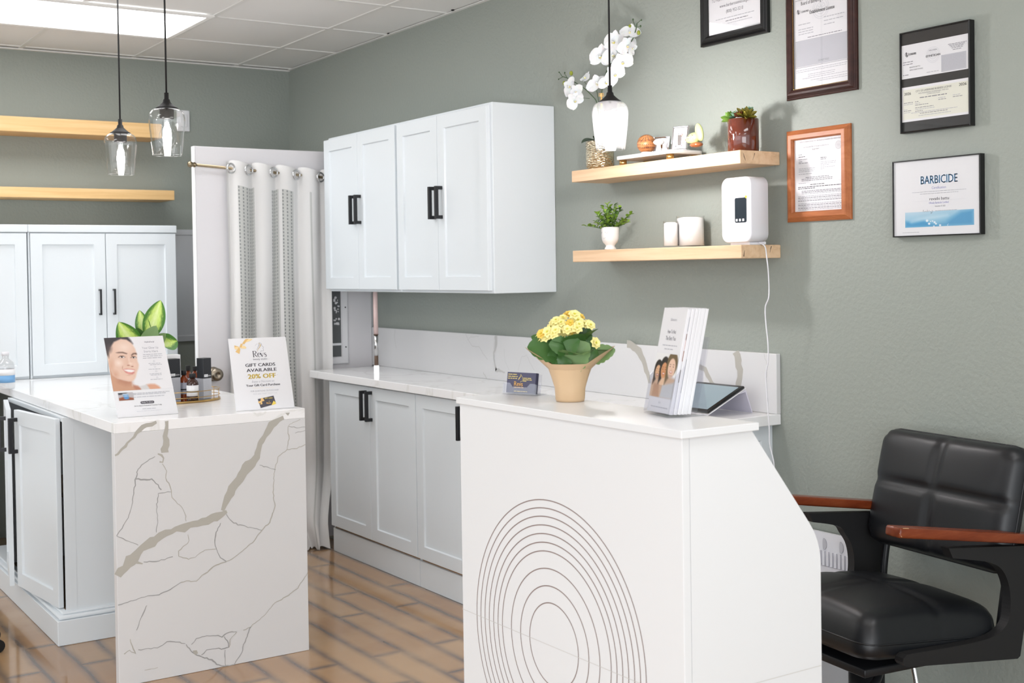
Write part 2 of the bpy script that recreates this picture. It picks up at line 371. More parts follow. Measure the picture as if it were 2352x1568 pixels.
    def rib(s, fr, pts, w, m, c=.0004, jit=0, seed=1, sub=0, closed=False):
        """a flat strip along 2d points"""
        R = random.Random(seed); P = [V((p[0], p[1], 0)) for p in pts]
        if jit:
            Q = []
            for i in range(len(P)-1):
                L = (P[i+1]-P[i]).length; k = max(1, int(L/(jit*4)))
                for j in range(k): Q.append(P[i].lerp(P[i+1], j/k)+V((R.uniform(-1, 1), R.uniform(-1, 1), 0))*jit*(0 if (i+j == 0) else 1))
            Q.append(P[-1]); ws0 = w; P0 = P; P = Q
        if sub: P = smooth_path(P, sub, closed)
        N = len(P); vs = []
        for i, p in enumerate(P):
            q = P[(i+1) % N] if (closed or i < N-1) else p; o = P[i-1] if (closed or i > 0) else p
            d = (q-o); d = d.normalized() if d.length else V((1, 0, 0)); nn = V((-d.y, d.x, 0))
            if callable(w): ww = w(i/(N-1))
            elif isinstance(w, (list, tuple)):
                t = i/(N-1)*(len(w)-1); k = min(int(t), len(w)-2); ww = w[k]+(w[k+1]-w[k])*(t-k)
            else: ww = w
            w1 = ww/2*(1+(R.uniform(-.22, .22) if jit else 0)); w2 = ww/2*(1+(R.uniform(-.22, .22) if jit else 0))
            a = p+nn*w1; b2 = p-nn*w2; vs += [fr.pt(a.x, a.y, c), fr.pt(b2.x, b2.y, c)]
        E = N if closed else N-1
        s.add(vs, [(2*i, 2*i+1, 2*((i+1) % N)+1, 2*((i+1) % N)) for i in range(E)], m)
    def greek(s, fr, x0, x1, y, h, m, seed=1, c=.0004, center=False):
        """a line of print too small to read"""
        R = random.Random(seed*31+int(y*9999)); x = x0
        while x < x1-h:
            L = min(R.uniform(1.5, 5)*h, x1-x); s.flat(fr, [(x, y), (x+L, y), (x+L, y+h*.62), (x, y+h*.62)], c, m); x += L+h*.6
    def leaf(s, base, d, nrm, L, Wd, m, bend=.3, fold=.15, n=8, k=3, shape=None, wav=0, seed=0, tip=1.0):
        R = random.Random(seed); base = V(base); d = V(d).normalized(); nrm = V(nrm); nrm = (nrm-d*nrm.dot(d)).normalized(); side = d.cross(nrm)
        vs = []; uv = []; p = base.copy(); dd = d.copy(); nn = nrm.copy(); ph = R.uniform(0, 6)
        for i in range(n+1):
            t = i/n; w = (shape(t) if shape else (math.sin(math.pi*t**.85)**.8 if 0 < t < 1 else 0))*Wd/2
            for j in range(-k, k+1):
                q = j/k; e = abs(q)*w
                vs.append(p+side*(q*w)+nn*(e*fold*2+wav*w*math.sin(t*9+ph+q)*abs(q))); uv.append((abs(q)*.85+t*.15*tip, t))
            st = L/n; rot = Matrix.Rotation(-bend/n, 3, side); p = p+dd*st; dd = rot @ dd; nn = rot @ nn
        K = 2*k+1
        s.add(vs, [(i*K+j, i*K+j+1, (i+1)*K+j+1, (i+1)*K+j) for i in range(n) for j in range(K-1)], m, True, uv)
    def build(s, name, parent=None, origin=None):
        """link as ONE object; the mesh is stored relative to its thing's base"""
        if parent is not None:
            root = parent
            while root.parent: root = root.parent
            M = (Matrix.Translation(root.location) @ root.rotation_euler.to_matrix().to_4x4()).inverted()
            vs = [M @ p for p in s.v]
        else:
            if origin is None:
                xs = [p.x for p in s.v]; ys = [p.y for p in s.v]; zs = [p.z for p in s.v]
                origin = V(((min(xs)+max(xs))/2, (min(ys)+max(ys))/2, min(zs)))
            vs = [p-V(origin) for p in s.v]
        me = bpy.data.meshes.new(name); me.from_pydata(vs, [], s.f)
        for nme in s.names: me.materials.append(MATS[nme])
        me.polygons.foreach_set('material_index', s.mi); me.polygons.foreach_set('use_smooth', s.sm)
        if s.uv:
            ul = me.uv_layers.new(name='UVMap')
            for fi, uvs in s.uv.items():
                p = me.polygons[fi]
                for li, q in zip(p.loop_indices, uvs): ul.data[li].uv = q
        bm = bmesh.new(); bm.from_mesh(me); bmesh.ops.remove_doubles(bm, verts=bm.verts, dist=1e-6)
        if not s.uv and not getattr(s, 'keep', False): bmesh.ops.recalc_face_normals(bm, faces=bm.faces)
        bm.to_mesh(me); bm.free(); me.update()
        o = bpy.data.objects.new(name, me); COL.objects.link(o)
        if parent is not None: o.parent = parent
        else: o.location = origin
        return o
def smooth_path(P, sub, closed=False):
    out = []; N = len(P); E = N if closed else N-1
    g = (lambda i: P[i % N]) if closed else (lambda i: P[max(0, min(N-1, i))])
    for i in range(E):
        p0, p1, p2, p3 = g(i-1), g(i), g(i+1), g(i+2)
        for k in range(sub):
            t = k/sub; out.append(.5*((2*p1)+(p2-p0)*t+(2*p0-5*p1+4*p2-p3)*t*t+(3*p1-p0-3*p2+p3)*t**3))
    if not closed: out.append(P[-1])
    return out
def tag(o, label, cat, group=None):
    o['label'] = label; o['category'] = cat
    if group: o['group'] = group
    return o
def thing(name, label, cat, loc, rz=0, group=None):
    o = bpy.data.objects.new(name, None); o.empty_display_size = .05; COL.objects.link(o); o.location = loc; o.rotation_euler = (0, 0, rz)
    return tag(o, label, cat, group)
def structure(o): o['kind'] = 'structure'; return o
def dup(o, parent=None):
    c = o.copy(); COL.objects.link(c); c.parent = parent
    for ch in [x for x in o.children]: dup(ch, c)
    return c
def rrect(w, h, r, n=6, x0=0, y0=0):
    pts = []
    for cx, cy, a0 in ((w-r, h-r, 0), (r, h-r, 90), (r, r, 180), (w-r, r, 270)):
        for i in range(n+1):
            a = math.radians(a0+90*i/n); pts.append((x0+cx+r*math.cos(a), y0+cy+r*math.sin(a)))
    return pts
def circ(cx, cy, r, n=24, ry=None): return [(cx+r*math.cos(2*math.pi*i/n), cy+(ry or r)*math.sin(2*math.pi*i/n)) for i in range(n)]

# painted pictures (printed photographs on signs) as colour on a fine flat grid
class Paint:
    def __init__(s, nx, ny, bg): s.nx = nx; s.ny = ny; s.X, s.Y = np.meshgrid(np.linspace(0, 1, nx), np.linspace(0, 1, ny)); s.C = np.ones((ny, nx, 3))*np.array(bg, float)
    def _mix(s, a, c): s.C = s.C*(1-a[..., None])+np.array(c, float)*a[..., None]
    def poly(s, pts, c, soft=.01, al=1, asp=1):
        P = np.array(pts, float)*np.array([1, asp]); X = s.X; Y = s.Y*asp; ins = np.zeros(X.shape, bool); d = np.full(X.shape, 9.)
        for i in range(len(P)):
            a = P[i]; b = P[(i+1) % len(P)]; e = b-a; L = e@e+1e-12
            t = np.clip(((X-a[0])*e[0]+(Y-a[1])*e[1])/L, 0, 1); d = np.minimum(d, np.hypot(X-a[0]-t*e[0], Y-a[1]-t*e[1]))
            if a[1] != b[1]:
                cr = ((a[1] > Y) != (b[1] > Y)) & (X < (b[0]-a[0])*(Y-a[1])/(b[1]-a[1])+a[0]); ins ^= cr
        sd = np.where(ins, d, -d); s._mix(np.clip(sd/soft*.5+.5, 0, 1)*al, c)
    def ell(s, cx, cy, rx, ry, c, soft=.5, al=1, rot=0):
        a = math.radians(rot); dx = s.X-cx; dy = s.Y-cy; u = (dx*math.cos(a)+dy*math.sin(a))/rx; v = (-dx*math.sin(a)+dy*math.cos(a))/ry
        r = np.hypot(u, v); s._mix(np.clip((1-r)/soft+.0, 0, 1)*al, c)
    def build(s, name, parent, fr, w, h, c=.0005):
        """fr origin = lower left; picture row 0 = top"""
        vs = [fr.pt(w*i/(s.nx-1), h*(1-j/(s.ny-1)), c) for j in range(s.ny) for i in range(s.nx)]
        fs = [(j*s.nx+i, (j+1)*s.nx+i, (j+1)*s.nx+i+1, j*s.nx+i+1) for j in range(s.ny-1) for i in range(s.nx-1)]
        mb = MB(); mb.add(vs, fs, 'painted'); mb.keep = True; mb.uv = {}
        root = parent
        while root.parent: root = root.parent
        M = (Matrix.Translation(root.location) @ root.rotation_euler.to_matrix().to_4x4()).inverted()
        me = bpy.data.meshes.new(name); me.from_pydata([M @ p for p in mb.v], [], mb.f); me.materials.append(MATS['painted'])
        c8 = s.C.reshape(-1, 3)/255*.925; l = np.where(c8 <= .04045, c8/12.92, ((c8+.055)/1.055)**2.4)
        at = me.color_attributes.new('Col', 'FLOAT_COLOR', 'POINT'); at.data.foreach_set('color', np.concatenate([l, np.ones((len(l), 1))], 1).ravel().astype(np.float32))
        o = bpy.data.objects.new(name, me); COL.objects.link(o); o.parent = parent; return o

# shaker door leaf: fr origin = lower outer corner of the front plane's BACK, n = outward
def shaker(fr, w, h, t=.019, rail=.058, rec=.008, m='cab_white'):
    mb = MB(); b = .0015
    mb.rings(fr, w, h, [(0, 0), (0, t-b), (b, t), (rail, t), (rail+.003, t-rec), ], m)
    mb.add([fr.pt(0, 0, 0), fr.pt(w, 0, 0), fr.pt(w, h, 0), fr.pt(0, h, 0)], [(0, 3, 2, 1)], m)
    return mb
def pull(fr, x, y, L, bar=.015, out=.035, m='black_metal'):
    """square bar handle, vertical, centre x, bottom y"""
    mb = MB(); mb.bev(fr, x-bar/2, y, out-bar, x+bar/2, y+L, out, .001, m, 1, False)
    mb.fbox(fr, x-bar/2, y, 0, x+bar/2, y+bar, out-bar+.001, m); mb.fbox(fr, x-bar/2, y+L-bar, 0, x+bar/2, y+L, out-bar+.001, m); return mb

# ================================================================ THE ROOM
XW, YW, ZC = 3.057, 7.057, 2.638
mb = MB(); mb.box(-4.2, -3.2, -.1, XW+.1, YW+.1, 0, 'plank_floor'); structure(mb.build('floor', origin=(0, 0, 0)))
mb = MB(); mb.box(XW, -3.2, 0, XW+.1, YW+.1, ZC+.06, 'sage_wall'); structure(mb.build('wall_right', origin=(0, 0, 0)))
mb = MB(); mb.box(-4.2, YW, 0, XW, YW+.1, ZC+.06, 'sage_wall'); structure(mb.build('wall_back', origin=(0, 0, 0)))
GX = [2.72-.61*i for i in range(12)]; GY = [7.0-.62*i for i in range(17)]
PAN = [(.89, 5.74, 2.07, 6.33)]            # the light seen in the photo
LIGHTS = [(1.20, 4.63, 2.07, 5.10), (-.93, 5.74, .27, 6.33), (-.93, 3.35, .27, 3.85), (-2.75, 3.2, -1.6, 3.8), (-1.5, 1.4, -.35, 2.0), (1.5, .8, 2.7, 1.4), (.28, -.8, 1.46, -.2)]  # the panel left of the island is added to fill the base cabinets
mb = MB(); mb.box(-4.2, -3.2, ZC, XW, YW, ZC+.06, 'ceiling_white')
for x in GX: mb.box(x-.012, -3.2, ZC-.004, x+.012, YW, ZC, 'ceiling_bar')
for y in GY: mb.box(-4.2, y-.012, ZC-.0045, XW, y+.012, ZC, 'ceiling_bar')
structure(mb.build('ceiling', origin=(0, 0, 0)))
mb = MB(); mb.box(-4.2, YW-.02, ZC-.012, XW-.001, YW-.0005, ZC-.0046, 'ceiling_bar'); structure(mb.build('trim_1'))
mb = MB(); mb.box(XW-.02, -3.2, ZC-.008, XW-.0005, YW-.021, ZC-.0046, 'ceiling_bar'); structure(mb.build('trim_2'))
# casing of the doorway in the right wall, beyond the backsplash
mb = MB(); mb.bev(XYZ, XW-.018, 5.985, 0, XW-.0005, 6.05, 2.06, .003, 'white_trim'); structure(mb.build('door_1'))
def light_panel(i, x0, y0, x1, y1, label):
    t = thing('ceiling_light', label, 'light', ((x0+x1)/2, (y0+y1)/2, ZC), 0)
    mb = MB(); fr = Fr((x0-.03, y0-.03, ZC-.005), (1, 0, 0), (0, 1, 0), (0, 0, -1)); w = x1-x0+.06; h = y1-y0+.06
    mb.rings(fr, w, h, [(0, 0), (0, .008), (.012, .014), (.03, .010), (.03, .0)], 'ceiling_bar', fill=False); mb.build('frame', t)
    mb = MB(); mb.box(x0, y0, ZC-.0105, x1, y1, ZC-.006, 'emit_panel'); mb.build('diffuser', t)
light_panel(0, *PAN[0], 'bright rectangular ceiling light panel over the back of the room')
for i, l in enumerate(LIGHTS): light_panel(i+1, *l, ['rectangular ceiling light panel above the middle of the island', 'rectangular ceiling light panel over the back left cabinets, out of frame', 'ceiling light panel added left of the island for extra fill, out of frame', 'rectangular ceiling light panel over the far left', 'rectangular ceiling light panel over the near left', 'rectangular ceiling light panel over the salon chair side', 'rectangular ceiling light panel behind the camera'][i])
# little fixings in the ceiling above the wall cabinets
for k, (x, y) in enumerate([(893, 76), (1040, 22)]):
    p = onz(x, y, ZC); mb = MB(); mb.cyl((p.x, p.y, ZC-.006), (p.x, p.y, ZC-.0001), .008, 'black_matte', 10)
    tag(mb.build('ceiling_hook'), ['small dark hook in the ceiling edge, farther of the two', 'small dark hook in the ceiling edge, nearer of the two'][k], 'hook')

# ---- doors of one cabinet pair on a plane facing -X (front) ; y descending
def door_x(root, X, ya, yb, z0, z1, hy=None, hz=None, hl=.142, name='door'):
    """door whose back lies on x=X, facing -X, from y=ya (left in view) to yb (right)"""
    fr = Fr((X, ya, z0), (0, -1, 0), (0, 0, 1), (-1, 0, 0)); d = shaker(fr, ya-yb, z1-z0).build(name, root)
    if hy is not None: pull(fr.at(0, 0, .019), ya-hy, hz-z0, hl).build('handle', d)
    return d
def door_y(root, Y, xa, xb, z0, z1, hx=None, hz=None, hl=.13, bar=.009, name='door'):
    fr = Fr((xa, Y, z0), (1, 0, 0), (0, 0, 1), (0, -1, 0)); d = shaker(fr, xb-xa, z1-z0, rail=.055).build(name, root)
    if hx is not None: pull(fr.at(0, 0, .019), hx-xa, hz-z0, hl, bar, .03).build('handle', d)
    return d
# ---- wall cabinets on the right wall
for k, (y0, y1, lab) in enumerate([(4.279, 5.074, 'white two-door wall cabinet nearer the floating shelves, black bar handles'), (5.076, 5.845, 'white two-door wall cabinet farther away, next to the curtain')]):
    t = thing('wall_cabinet', lab, 'cabinet', (XW, (y0+y1)/2, 1.304), 0, 'white wall cabinets')
    mb = MB(); mb.bev(XYZ, 2.744, y0, 1.304, XW-.0005, y1, 2.090, .002, 'cab_white', 1, False); mb.build('cabinet_box', t)
    if k == 0:
        door_x(t, 2.7435, 5.071, 4.702, 1.316, 2.078, 4.722, 1.627); door_x(t, 2.7435, 4.699, 4.296, 1.316, 2.078, 4.665, 1.627)
    else:
        door_x(t, 2.7435, 5.862, 5.482, 1.316, 2.078, 5.508, 1.635); door_x(t, 2.7435, 5.479, 5.092, 1.316, 2.078, 5.452, 1.635)
# ---- base cabinets under the long counter
U = [(4.801, 5.690, 'white two-door base cabinet at the curtain end of the long counter'), (3.911, 4.799, 'white base cabinet in the middle of the long counter, partly behind the reception desk'), (3.03, 3.909, 'white base cabinet at the near end of the long counter behind the desk')]
for k, (y0, y1, lab) in enumerate(U):
    t = thing('base_cabinet', lab, 'cabinet', (2.86, (y0+y1)/2, 0), 0, 'white base cabinets on the right wall')
    mb = MB(); mb.box(2.671, y0, .0005, XW-.0005, y1, .8625, 'cab_white')
    mb.box(2.6705, y0+.01, .118, 2.671, y1-.01, .130, 'cab_edge_brown')
    if k == 2:   # end panel with a raised frame
        fr = Fr((2.671, y0, .11), (1, 0, 0), (0, 0, 1), (0, -1, 0)); mb.rings(fr, .385, .75, [(0, 0), (0, .004), (.05, .004), (.053, .0005)], 'cab_white')
    mb.build('cabinet_box', t)
    mb = MB(); mb.bev(XYZ, 2.662, y0+.001, .0005, 2.6705, y1-.001, .117, .001, 'cab_white', 1, False); mb.build('toe_board', t)
    mid = (y0+y1)/2
    door_x(t, 2.6705, y1-.002, mid+.0015, .131, .857, mid+.035, .697); door_x(t, 2.6705, mid-.0015, y0+.002, .131, .857, mid-.022, .697)
# ---- long counter with its backsplash
t = thing('countertop', 'long white quartz countertop with raised backsplash on the right wall', 'countertop', (2.84, 4.4, .864))
mb = MB(); mb.bev(XYZ, 2.628, 2.985, .864, XW-.0005, 5.872, .900, .002, 'quartz', 1, False)
mb.build('counter_slab', t)
mb = MB(); mb.bev(XYZ, 3.036, 2.985, .9003, XW-.0005, 5.972, 1.104, .0015, 'quartz_shaded', 1, False)
fr = Fr((3.036, 0, 0), (0, -1, 0), (0, 0, 1), (-1, 0, 0))
def sp(pts): return [(-onx(x, y, 3.036).y, min(1.1025, max(.902, onx(x, y, 3.036).z))) for x, y in pts]
for pts, w, m_, j in [([(1440, 786), (1462, 800), (1478, 825), (1486, 850), (1492, 880)], [.03, .034, .026, .022, .018], 'vein', .004), ([(1598, 830), (1618, 850), (1636, 878), (1650, 905)], [.012, .02, .018, .012], 'vein', .004),
        ([(1690, 804), (1694, 830), (1700, 850), (1696, 880), (1693, 915)], [.03, .034, .03, .02, .022], 'vein', .004), ([(1138, 767), (1140, 790), (1134, 810), (1136, 835), (1140, 850)], [.022, .02, .01, .012, .014], 'vein_pale', .003),
        ([(1138, 848), (1160, 855)], [.018, .006], 'vein_pale', .003), ([(1070, 763), (1075, 780), (1085, 795), (1100, 796), (1110, 812), (1120, 825)], .003, 'vein_pale', .002), ([(1075, 780), (1080, 774), (1100, 772)], .002, 'vein_pale', .002),
        ([(1190, 850), (1198, 820), (1210, 815), (1218, 835), (1228, 850)], .002, 'vein_pale', .002), ([(1110, 855), (1118, 870)], .006, 'vein_pale', .002), ([(908, 752), (906, 775), (910, 800)], .004, 'vein_pale', .002),
        ([(1755, 812), (1762, 840), (1760, 880), (1764, 930)], .002, 'vein_pale', .002), ([(1158, 800), (1160, 830), (1170, 850)], .0015, 'vein_pale', .002)]:
    mb.rib(fr, sp(pts), w, m_, .0004, j, seed=len(pts))
mb.build('backsplash', t)
# ---- island
XI0, XI1, YI0, YI1 = 1.178, 1.877, 4.240, 6.28
t = thing('island_counter', 'white grey-veined quartz island counter with waterfall end, standing on the plank floor', 'countertop', (1.53, 4.3, 0))
mb = MB(); mb.bev(XYZ, XI0, YI0, .864, XI1, YI1, .900, .0015, 'quartz', 1, False); mb.bev(XYZ, -.4, YI1+.0005, .864, 2.098, YW-.0005, .900, .0015, 'quartz', 1, False); mb.build('counter_slab', t)
mb = MB(); mb.bev(XYZ, XI0, YI0, .0005, XI1, YI0+.036, .8638, .0012, 'quartz_shaded', 1, False)
fr = Fr((0, YI0, 0), (1, 0, 0), (0, 0, 1), (0, -1, 0))
def q(pts):   # zoomed photograph coordinates of the slab face
    out = []
    for x, y in pts:
        p = ony(230+x/2.457, 930+y/2.457, YI0); out.append((min(XI1-.001, max(XI0+.001, p.x)), min(.8995, max(.002, p.z))))
    return out
BIG = [([(1035, 70), (985, 95), (940, 150), (910, 200), (880, 290), (810, 380), (745, 470), (700, 570), (690, 595)], [.012, .028, .018, .022, .034, .038, .032, .030, .012]),
       ([(715, 600), (660, 625), (600, 650), (530, 672), (470, 690), (400, 712), (340, 735), (290, 775), (230, 810), (190, 860), (120, 935), (82, 965)], [.012, .034, .028, .022, .030, .018, .022, .034, .020, .046, .030, .030]),
       ([(375, 90), (372, 150), (366, 200), (366, 268)], [.012, .014, .024, .030]), ([(318, 96), (240, 125), (190, 180), (140, 230), (95, 275), (70, 285)], [.010, .018, .012, .005, .010, .006]),
       ([(160, 900), (200, 880), (240, 895)], [.02, .012, .004])]
for i, (p, w) in enumerate(BIG): mb.rib(fr, q(p), w, 'vein', .0004+i*.00005, .0034, seed=i+3)
THIN = [([(325, 275), (345, 285), (360, 300), (350, 325), (335, 320)], .006), ([(310, 290), (250, 325), (212, 360), (200, 420), (190, 500), (165, 620), (130, 680), (80, 740)], .003), ([(203, 418), (290, 420), (325, 450), (345, 478)], .0045),
        ([(350, 330), (375, 370), (372, 410), (400, 470), (402, 520), (460, 575), (480, 610), (485, 655)], .0026), ([(400, 490), (330, 500), (318, 560), (325, 650), (318, 718)], .0024), ([(80, 740), (160, 768), (215, 790)], .0026),
        ([(495, 730), (505, 765), (440, 825), (440, 850), (500, 872), (540, 855), (590, 815), (655, 812)], .0026), ([(245, 885), (330, 880), (410, 855)], .003), ([(680, 665), (655, 720), (648, 780), (662, 830), (690, 870), (712, 882)], .0034),
        ([(712, 882), (760, 860), (800, 822), (860, 775), (912, 706), (960, 660), (985, 570), (975, 480), (985, 370), (1005, 290), (1055, 252), (1110, 245), (1158, 222)], .0032), ([(712, 615), (750, 665), (820, 685), (912, 706)], .0028),
        ([(900, 338), (950, 352), (990, 364)], .0026), ([(1055, 252), (1065, 190), (1058, 140), (1068, 110), (1090, 95), (1130, 80)], .0022), ([(1065, 120), (1120, 130), (1165, 122)], .002), ([(1100, 158), (1165, 142)], .002),
        ([(712, 885), (640, 910), (590, 950), (545, 990), (500, 992), (455, 1000)], .0036), ([(455, 1000), (400, 1040), (330, 1070), (270, 1078), (170, 1108), (90, 1130)], .003), ([(262, 1130), (230, 1200), (205, 1270)], .003),
        ([(1170, 945), (1115, 1032), (1060, 1075), (985, 1115), (920, 1190), (848, 1250), (808, 1270)], .003), ([(770, 1278), (730, 1280), (690, 1305), (650, 1300), (590, 1302), (540, 1320), (515, 1350)], .0032), ([(480, 1345), (430, 1335), (380, 1335), (320, 1368), (250, 1378), (215, 1380)], .0028),
        ([(170, 1320), (180, 1360), (200, 1405), (165, 1380), (135, 1405)], .003), ([(485, 1350), (510, 1385), (560, 1415), (640, 1440), (655, 1465), (700, 1475), (760, 1468), (775, 1430), (800, 1400), (810, 1350), (850, 1250)], .0038),
        ([(700, 1305), (725, 1345), (728, 1365), (700, 1375), (650, 1372), (600, 1382), (572, 1410)], .0034), ([(728, 1365), (735, 1320), (770, 1280)], .0028), ([(705, 1380), (708, 1470)], .0022), ([(750, 1480), (748, 1560)], .0022), ([(250, 1495), (325, 1480)], .002)]
for i, (p, w) in enumerate(THIN): mb.rib(fr, q(p), [w*.8, w*1.3, w*.7, w], 'vein_thin' if i % 3 else 'vein', .0003+i*.000012, .0022, seed=i+20)
mb.flat(fr, q([(520, 1385), (545, 1382), (552, 1400), (535, 1410)]), .0008, 'vein'); mb.flat(fr, q([(1045, 45), (1070, 42), (1060, 60)]), .0008, 'vein')
mb.build('waterfall_panel', t)
# island cabinet: two doors ajar, dark inside
t = thing('island_cabinet', 'white base cabinet under the island with two doors standing ajar', 'cabinet', (1.5, 5.36, 0))
Y0, Y1, X0, X1 = 4.87, 5.86, 1.162, 1.85
mb = MB(); T = .018
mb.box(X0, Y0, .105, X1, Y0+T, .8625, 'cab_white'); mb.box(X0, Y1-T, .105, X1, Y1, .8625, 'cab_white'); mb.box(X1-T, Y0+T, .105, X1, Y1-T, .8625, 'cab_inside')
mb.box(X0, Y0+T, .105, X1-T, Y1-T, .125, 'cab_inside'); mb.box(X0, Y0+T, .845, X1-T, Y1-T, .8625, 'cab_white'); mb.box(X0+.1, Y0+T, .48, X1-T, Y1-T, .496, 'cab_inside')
mb.box(X0-.001, Y0-.001, .105, X0+.038, Y0, .8625, 'cab_white')
mb.build('cabinet_box', t)
mb = MB(); mb.bev(XYZ, 1.120, Y0-.028, .0005, X1, Y1+.4, .095, .002, 'cab_white', 1, False); mb.bev(XYZ, 1.128, Y0-.020, .0952, X1, Y1+.4, .112, .007, 'cab_white', 2); mb.bev(XYZ, 1.142, Y0-.010, .1122, X1-.01, Y1+.4, .123, .004, 'cab_white', 2)
mb.build('baseboard', t)
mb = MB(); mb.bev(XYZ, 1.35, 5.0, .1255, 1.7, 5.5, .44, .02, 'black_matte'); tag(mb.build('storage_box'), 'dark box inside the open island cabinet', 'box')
def ajar(hx, hy, ang, w, z0, z1, side, lab):
    """door hinged at (hx,hy), closed along +-Y, opened by ang"""
    s = 1 if side == 'far' else -1                    # far: hinge at the near end, leaf reaches +Y
    d = V((-math.sin(ang), s*math.cos(ang), 0)); n = V((-math.cos(ang), -s*math.sin(ang), 0))
    if s > 0: fr = Fr(V((hx, hy, z0))+d*w, -d, (0, 0, 1), n)
    else: fr = Fr(V((hx, hy, z0)), d, (0, 0, 1), n)
    o = shaker(fr, w, z1-z0).build('door', t); x = .035 if s > 0 else w-.035
    pull(fr.at(0, 0, .019), x, z1-z0-.175, .145).build('handle', o)
ajar(1.160, 4.912, math.radians(6.5), .470, .128, .855, 'far', '')
ajar(1.160, 5.850, math.radians(10), .470, .128, .855, 'near', '')
# base cabinets below the back counter
t = thing('base_cabinet', 'white base cabinet under the back counter at the far left edge', 'cabinet', (.5, 6.7, 0))
mb = MB(); mb.box(-.35, 6.33, .0005, 1.10, YW-.0005, .8625, 'cab_white'); mb.build('cabinet_box', t)
for xa in (-.33, .03, .39, .75): door_y(t, 6.3298, xa, xa+.345, .131, .855, xa+.31, .69)
# ---- tall cabinets standing on the back counter
for k, (xa, xb, lab) in enumerate([(1.367, 2.103, 'white two-door counter cabinet on the back counter beside the open door'), (.60, 1.3640, 'white counter cabinet cut off by the left edge of the photo')]):
    t = thing('counter_cabinet', lab, 'cabinet', ((xa+xb)/2, 6.7, .9), 0, 'white counter cabinets at the back')
    mb = MB(); mb.bev(XYZ, xa, 6.362, .9005, xb, YW-.0005, 1.618, .001, 'cab_white', 1, False); mb.bev(XYZ, xa, 6.340, 1.6185, xb+.002, YW-.0005, 1.656, .003, 'cab_white', 1, False)
    if k == 0: mb.box(xa-.024 if False else xa, 6.352, .901, xa+.008, 6.362, 1.618, 'cab_white')
    mb.build('cabinet_box', t); w = (xb-xa-.012)/2; mid = (xa+xb)/2+.004
    door_y(t, 6.3615, xa+.010, mid-.0015, .914, 1.614, mid-.035, 1.204); door_y(t, 6.3615, mid+.0015, xb-.004, .914, 1.614, mid+.035, 1.204)
# ---- shelves on the back wall
for y1, y2, xr, lab in [(265, 300, 372, 'long oak floating shelf on the back wall, the upper one'), (428, 452, 398, 'long oak floating shelf on the back wall, the lower one')]:
    a = ony(0, y1, 6.82); bz = ony(0, y2, 6.82).z; r = ony(xr, 300, 6.82).x
    mb = MB(); mb.bev(XYZ, .1, 6.82, bz, r, YW-.0005, a.z, .003, 'light_oak', 2, False); tag(mb.build('floating_shelf'), lab, 'shelf', 'oak shelves on the back wall')
# ---- wall plate and electrical panel on the back wall
a = ony(407, 252, 7.04); c = ony(437, 302, 7.04)
t = thing('wall_plate', 'square white wall plate behind the hanging pendant lights', 'wall plate', ((a.x+c.x)/2, YW, c.z))
mb = MB(); mb.bev(XYZ, a.x, 7.045, c.z, c.x, YW-.0005, a.z, .003, 'white_trim'); mb.build('plate', t)
mb = MB(); mb.bev(XYZ, (a.x+c.x)/2-.02, 7.038, (a.z+c.z)/2-.035, (a.x+c.x)/2+.02, 7.0448, (a.z+c.z)/2+.035, .002, 'white_trim'); mb.build('socket', t)
a = ony(405, 527, 7.04); c = ony(500, 780, 7.04)
t = thing('electrical_panel', 'grey electrical panel on the back wall between cabinet and open door', 'electrical panel', ((a.x+c.x)/2, YW, c.z))
fr = Fr((a.x-.1, YW-.0005, c.z), (1, 0, 0), (0, 0, 1), (0, -1, 0)); mb = MB(); mb.rings(fr, c.x-a.x+.15, a.z-c.z, [(0, 0), (0, .014), (.03, .016), (.035, .012)], 'grey_panel'); mb.build('panel_door', t)

# ---- open door leaf, standing in front of the doorway
t = thing('door_leaf', 'white door standing open behind the curtain, brass knob at its edge', 'door', (2.5, 5.99, 0))
DL, DY = 2.078, 5.962
mb = MB(); mb.bev(XYZ, DL, DY, .012, XW-.022, DY+.036, 2.034, .002, 'door_white', 1, False); mb.bev(XYZ, DL-.006, DY-.002, .012, DL-.0002, DY+.037, 2.034, .001, 'door_edge', 1, False); mb.build('leaf', t)
mb = MB(); p = ony(497, 860, DY-.05)
mb.lathe((p.x, DY, p.z), [(0, .0), (.034, .0), (.036, .006), (.03, .012), (.012, .016), (.012, .034), (.024, .040), (.032, .052), (.031, .064), (.020, .072), (.010, .072), (.009, .068), (0, .068)], 'nickel', 28, (0, -1, 0)); mb.build('knob', t)
# glazed opening with a frame, half hidden by curtain
a = ony(797, 663, DY); c = ony(797, 835, DY); x1 = a.x; x0 = x1-.30; z0 = c.z; z1 = 1.72
fr = Fr((x0, DY-.0005, z0), (1, 0, 0), (0, 0, 1), (0, -1, 0)); mb = MB(); mb.rings(fr, x1-x0, z1-z0, [(0, 0), (0, .006), (.006, .010), (.034, .010), (.04, .002)], 'white_trim', fill=False); w = mb.build('window_frame', t)
mb = MB(); mb.fbox(fr, .04, .04, .0, x1-x0-.04, z1-z0-.04, .0015, 'dark_void'); mb.fbox(fr, .04, .10, .0016, x1-x0-.04, .112, .006, 'white_trim')
R = random.Random(4)
for i in range(26): mb.ball(fr.pt(x1-x0-.05-R.uniform(0, .03), .2+R.uniform(0, .17), .004), R.uniform(.003, .008), 'white_trim', 8, 5)
mb.build('pane', w)
for z in (z1-.03, z0+.09, z0+.30):
    mb = MB(); mb.cyl((x1-.017, DY-.012, z), (x1-.017, DY-.0100, z), .004, 'black_matte', 8); mb.build('screw', w)
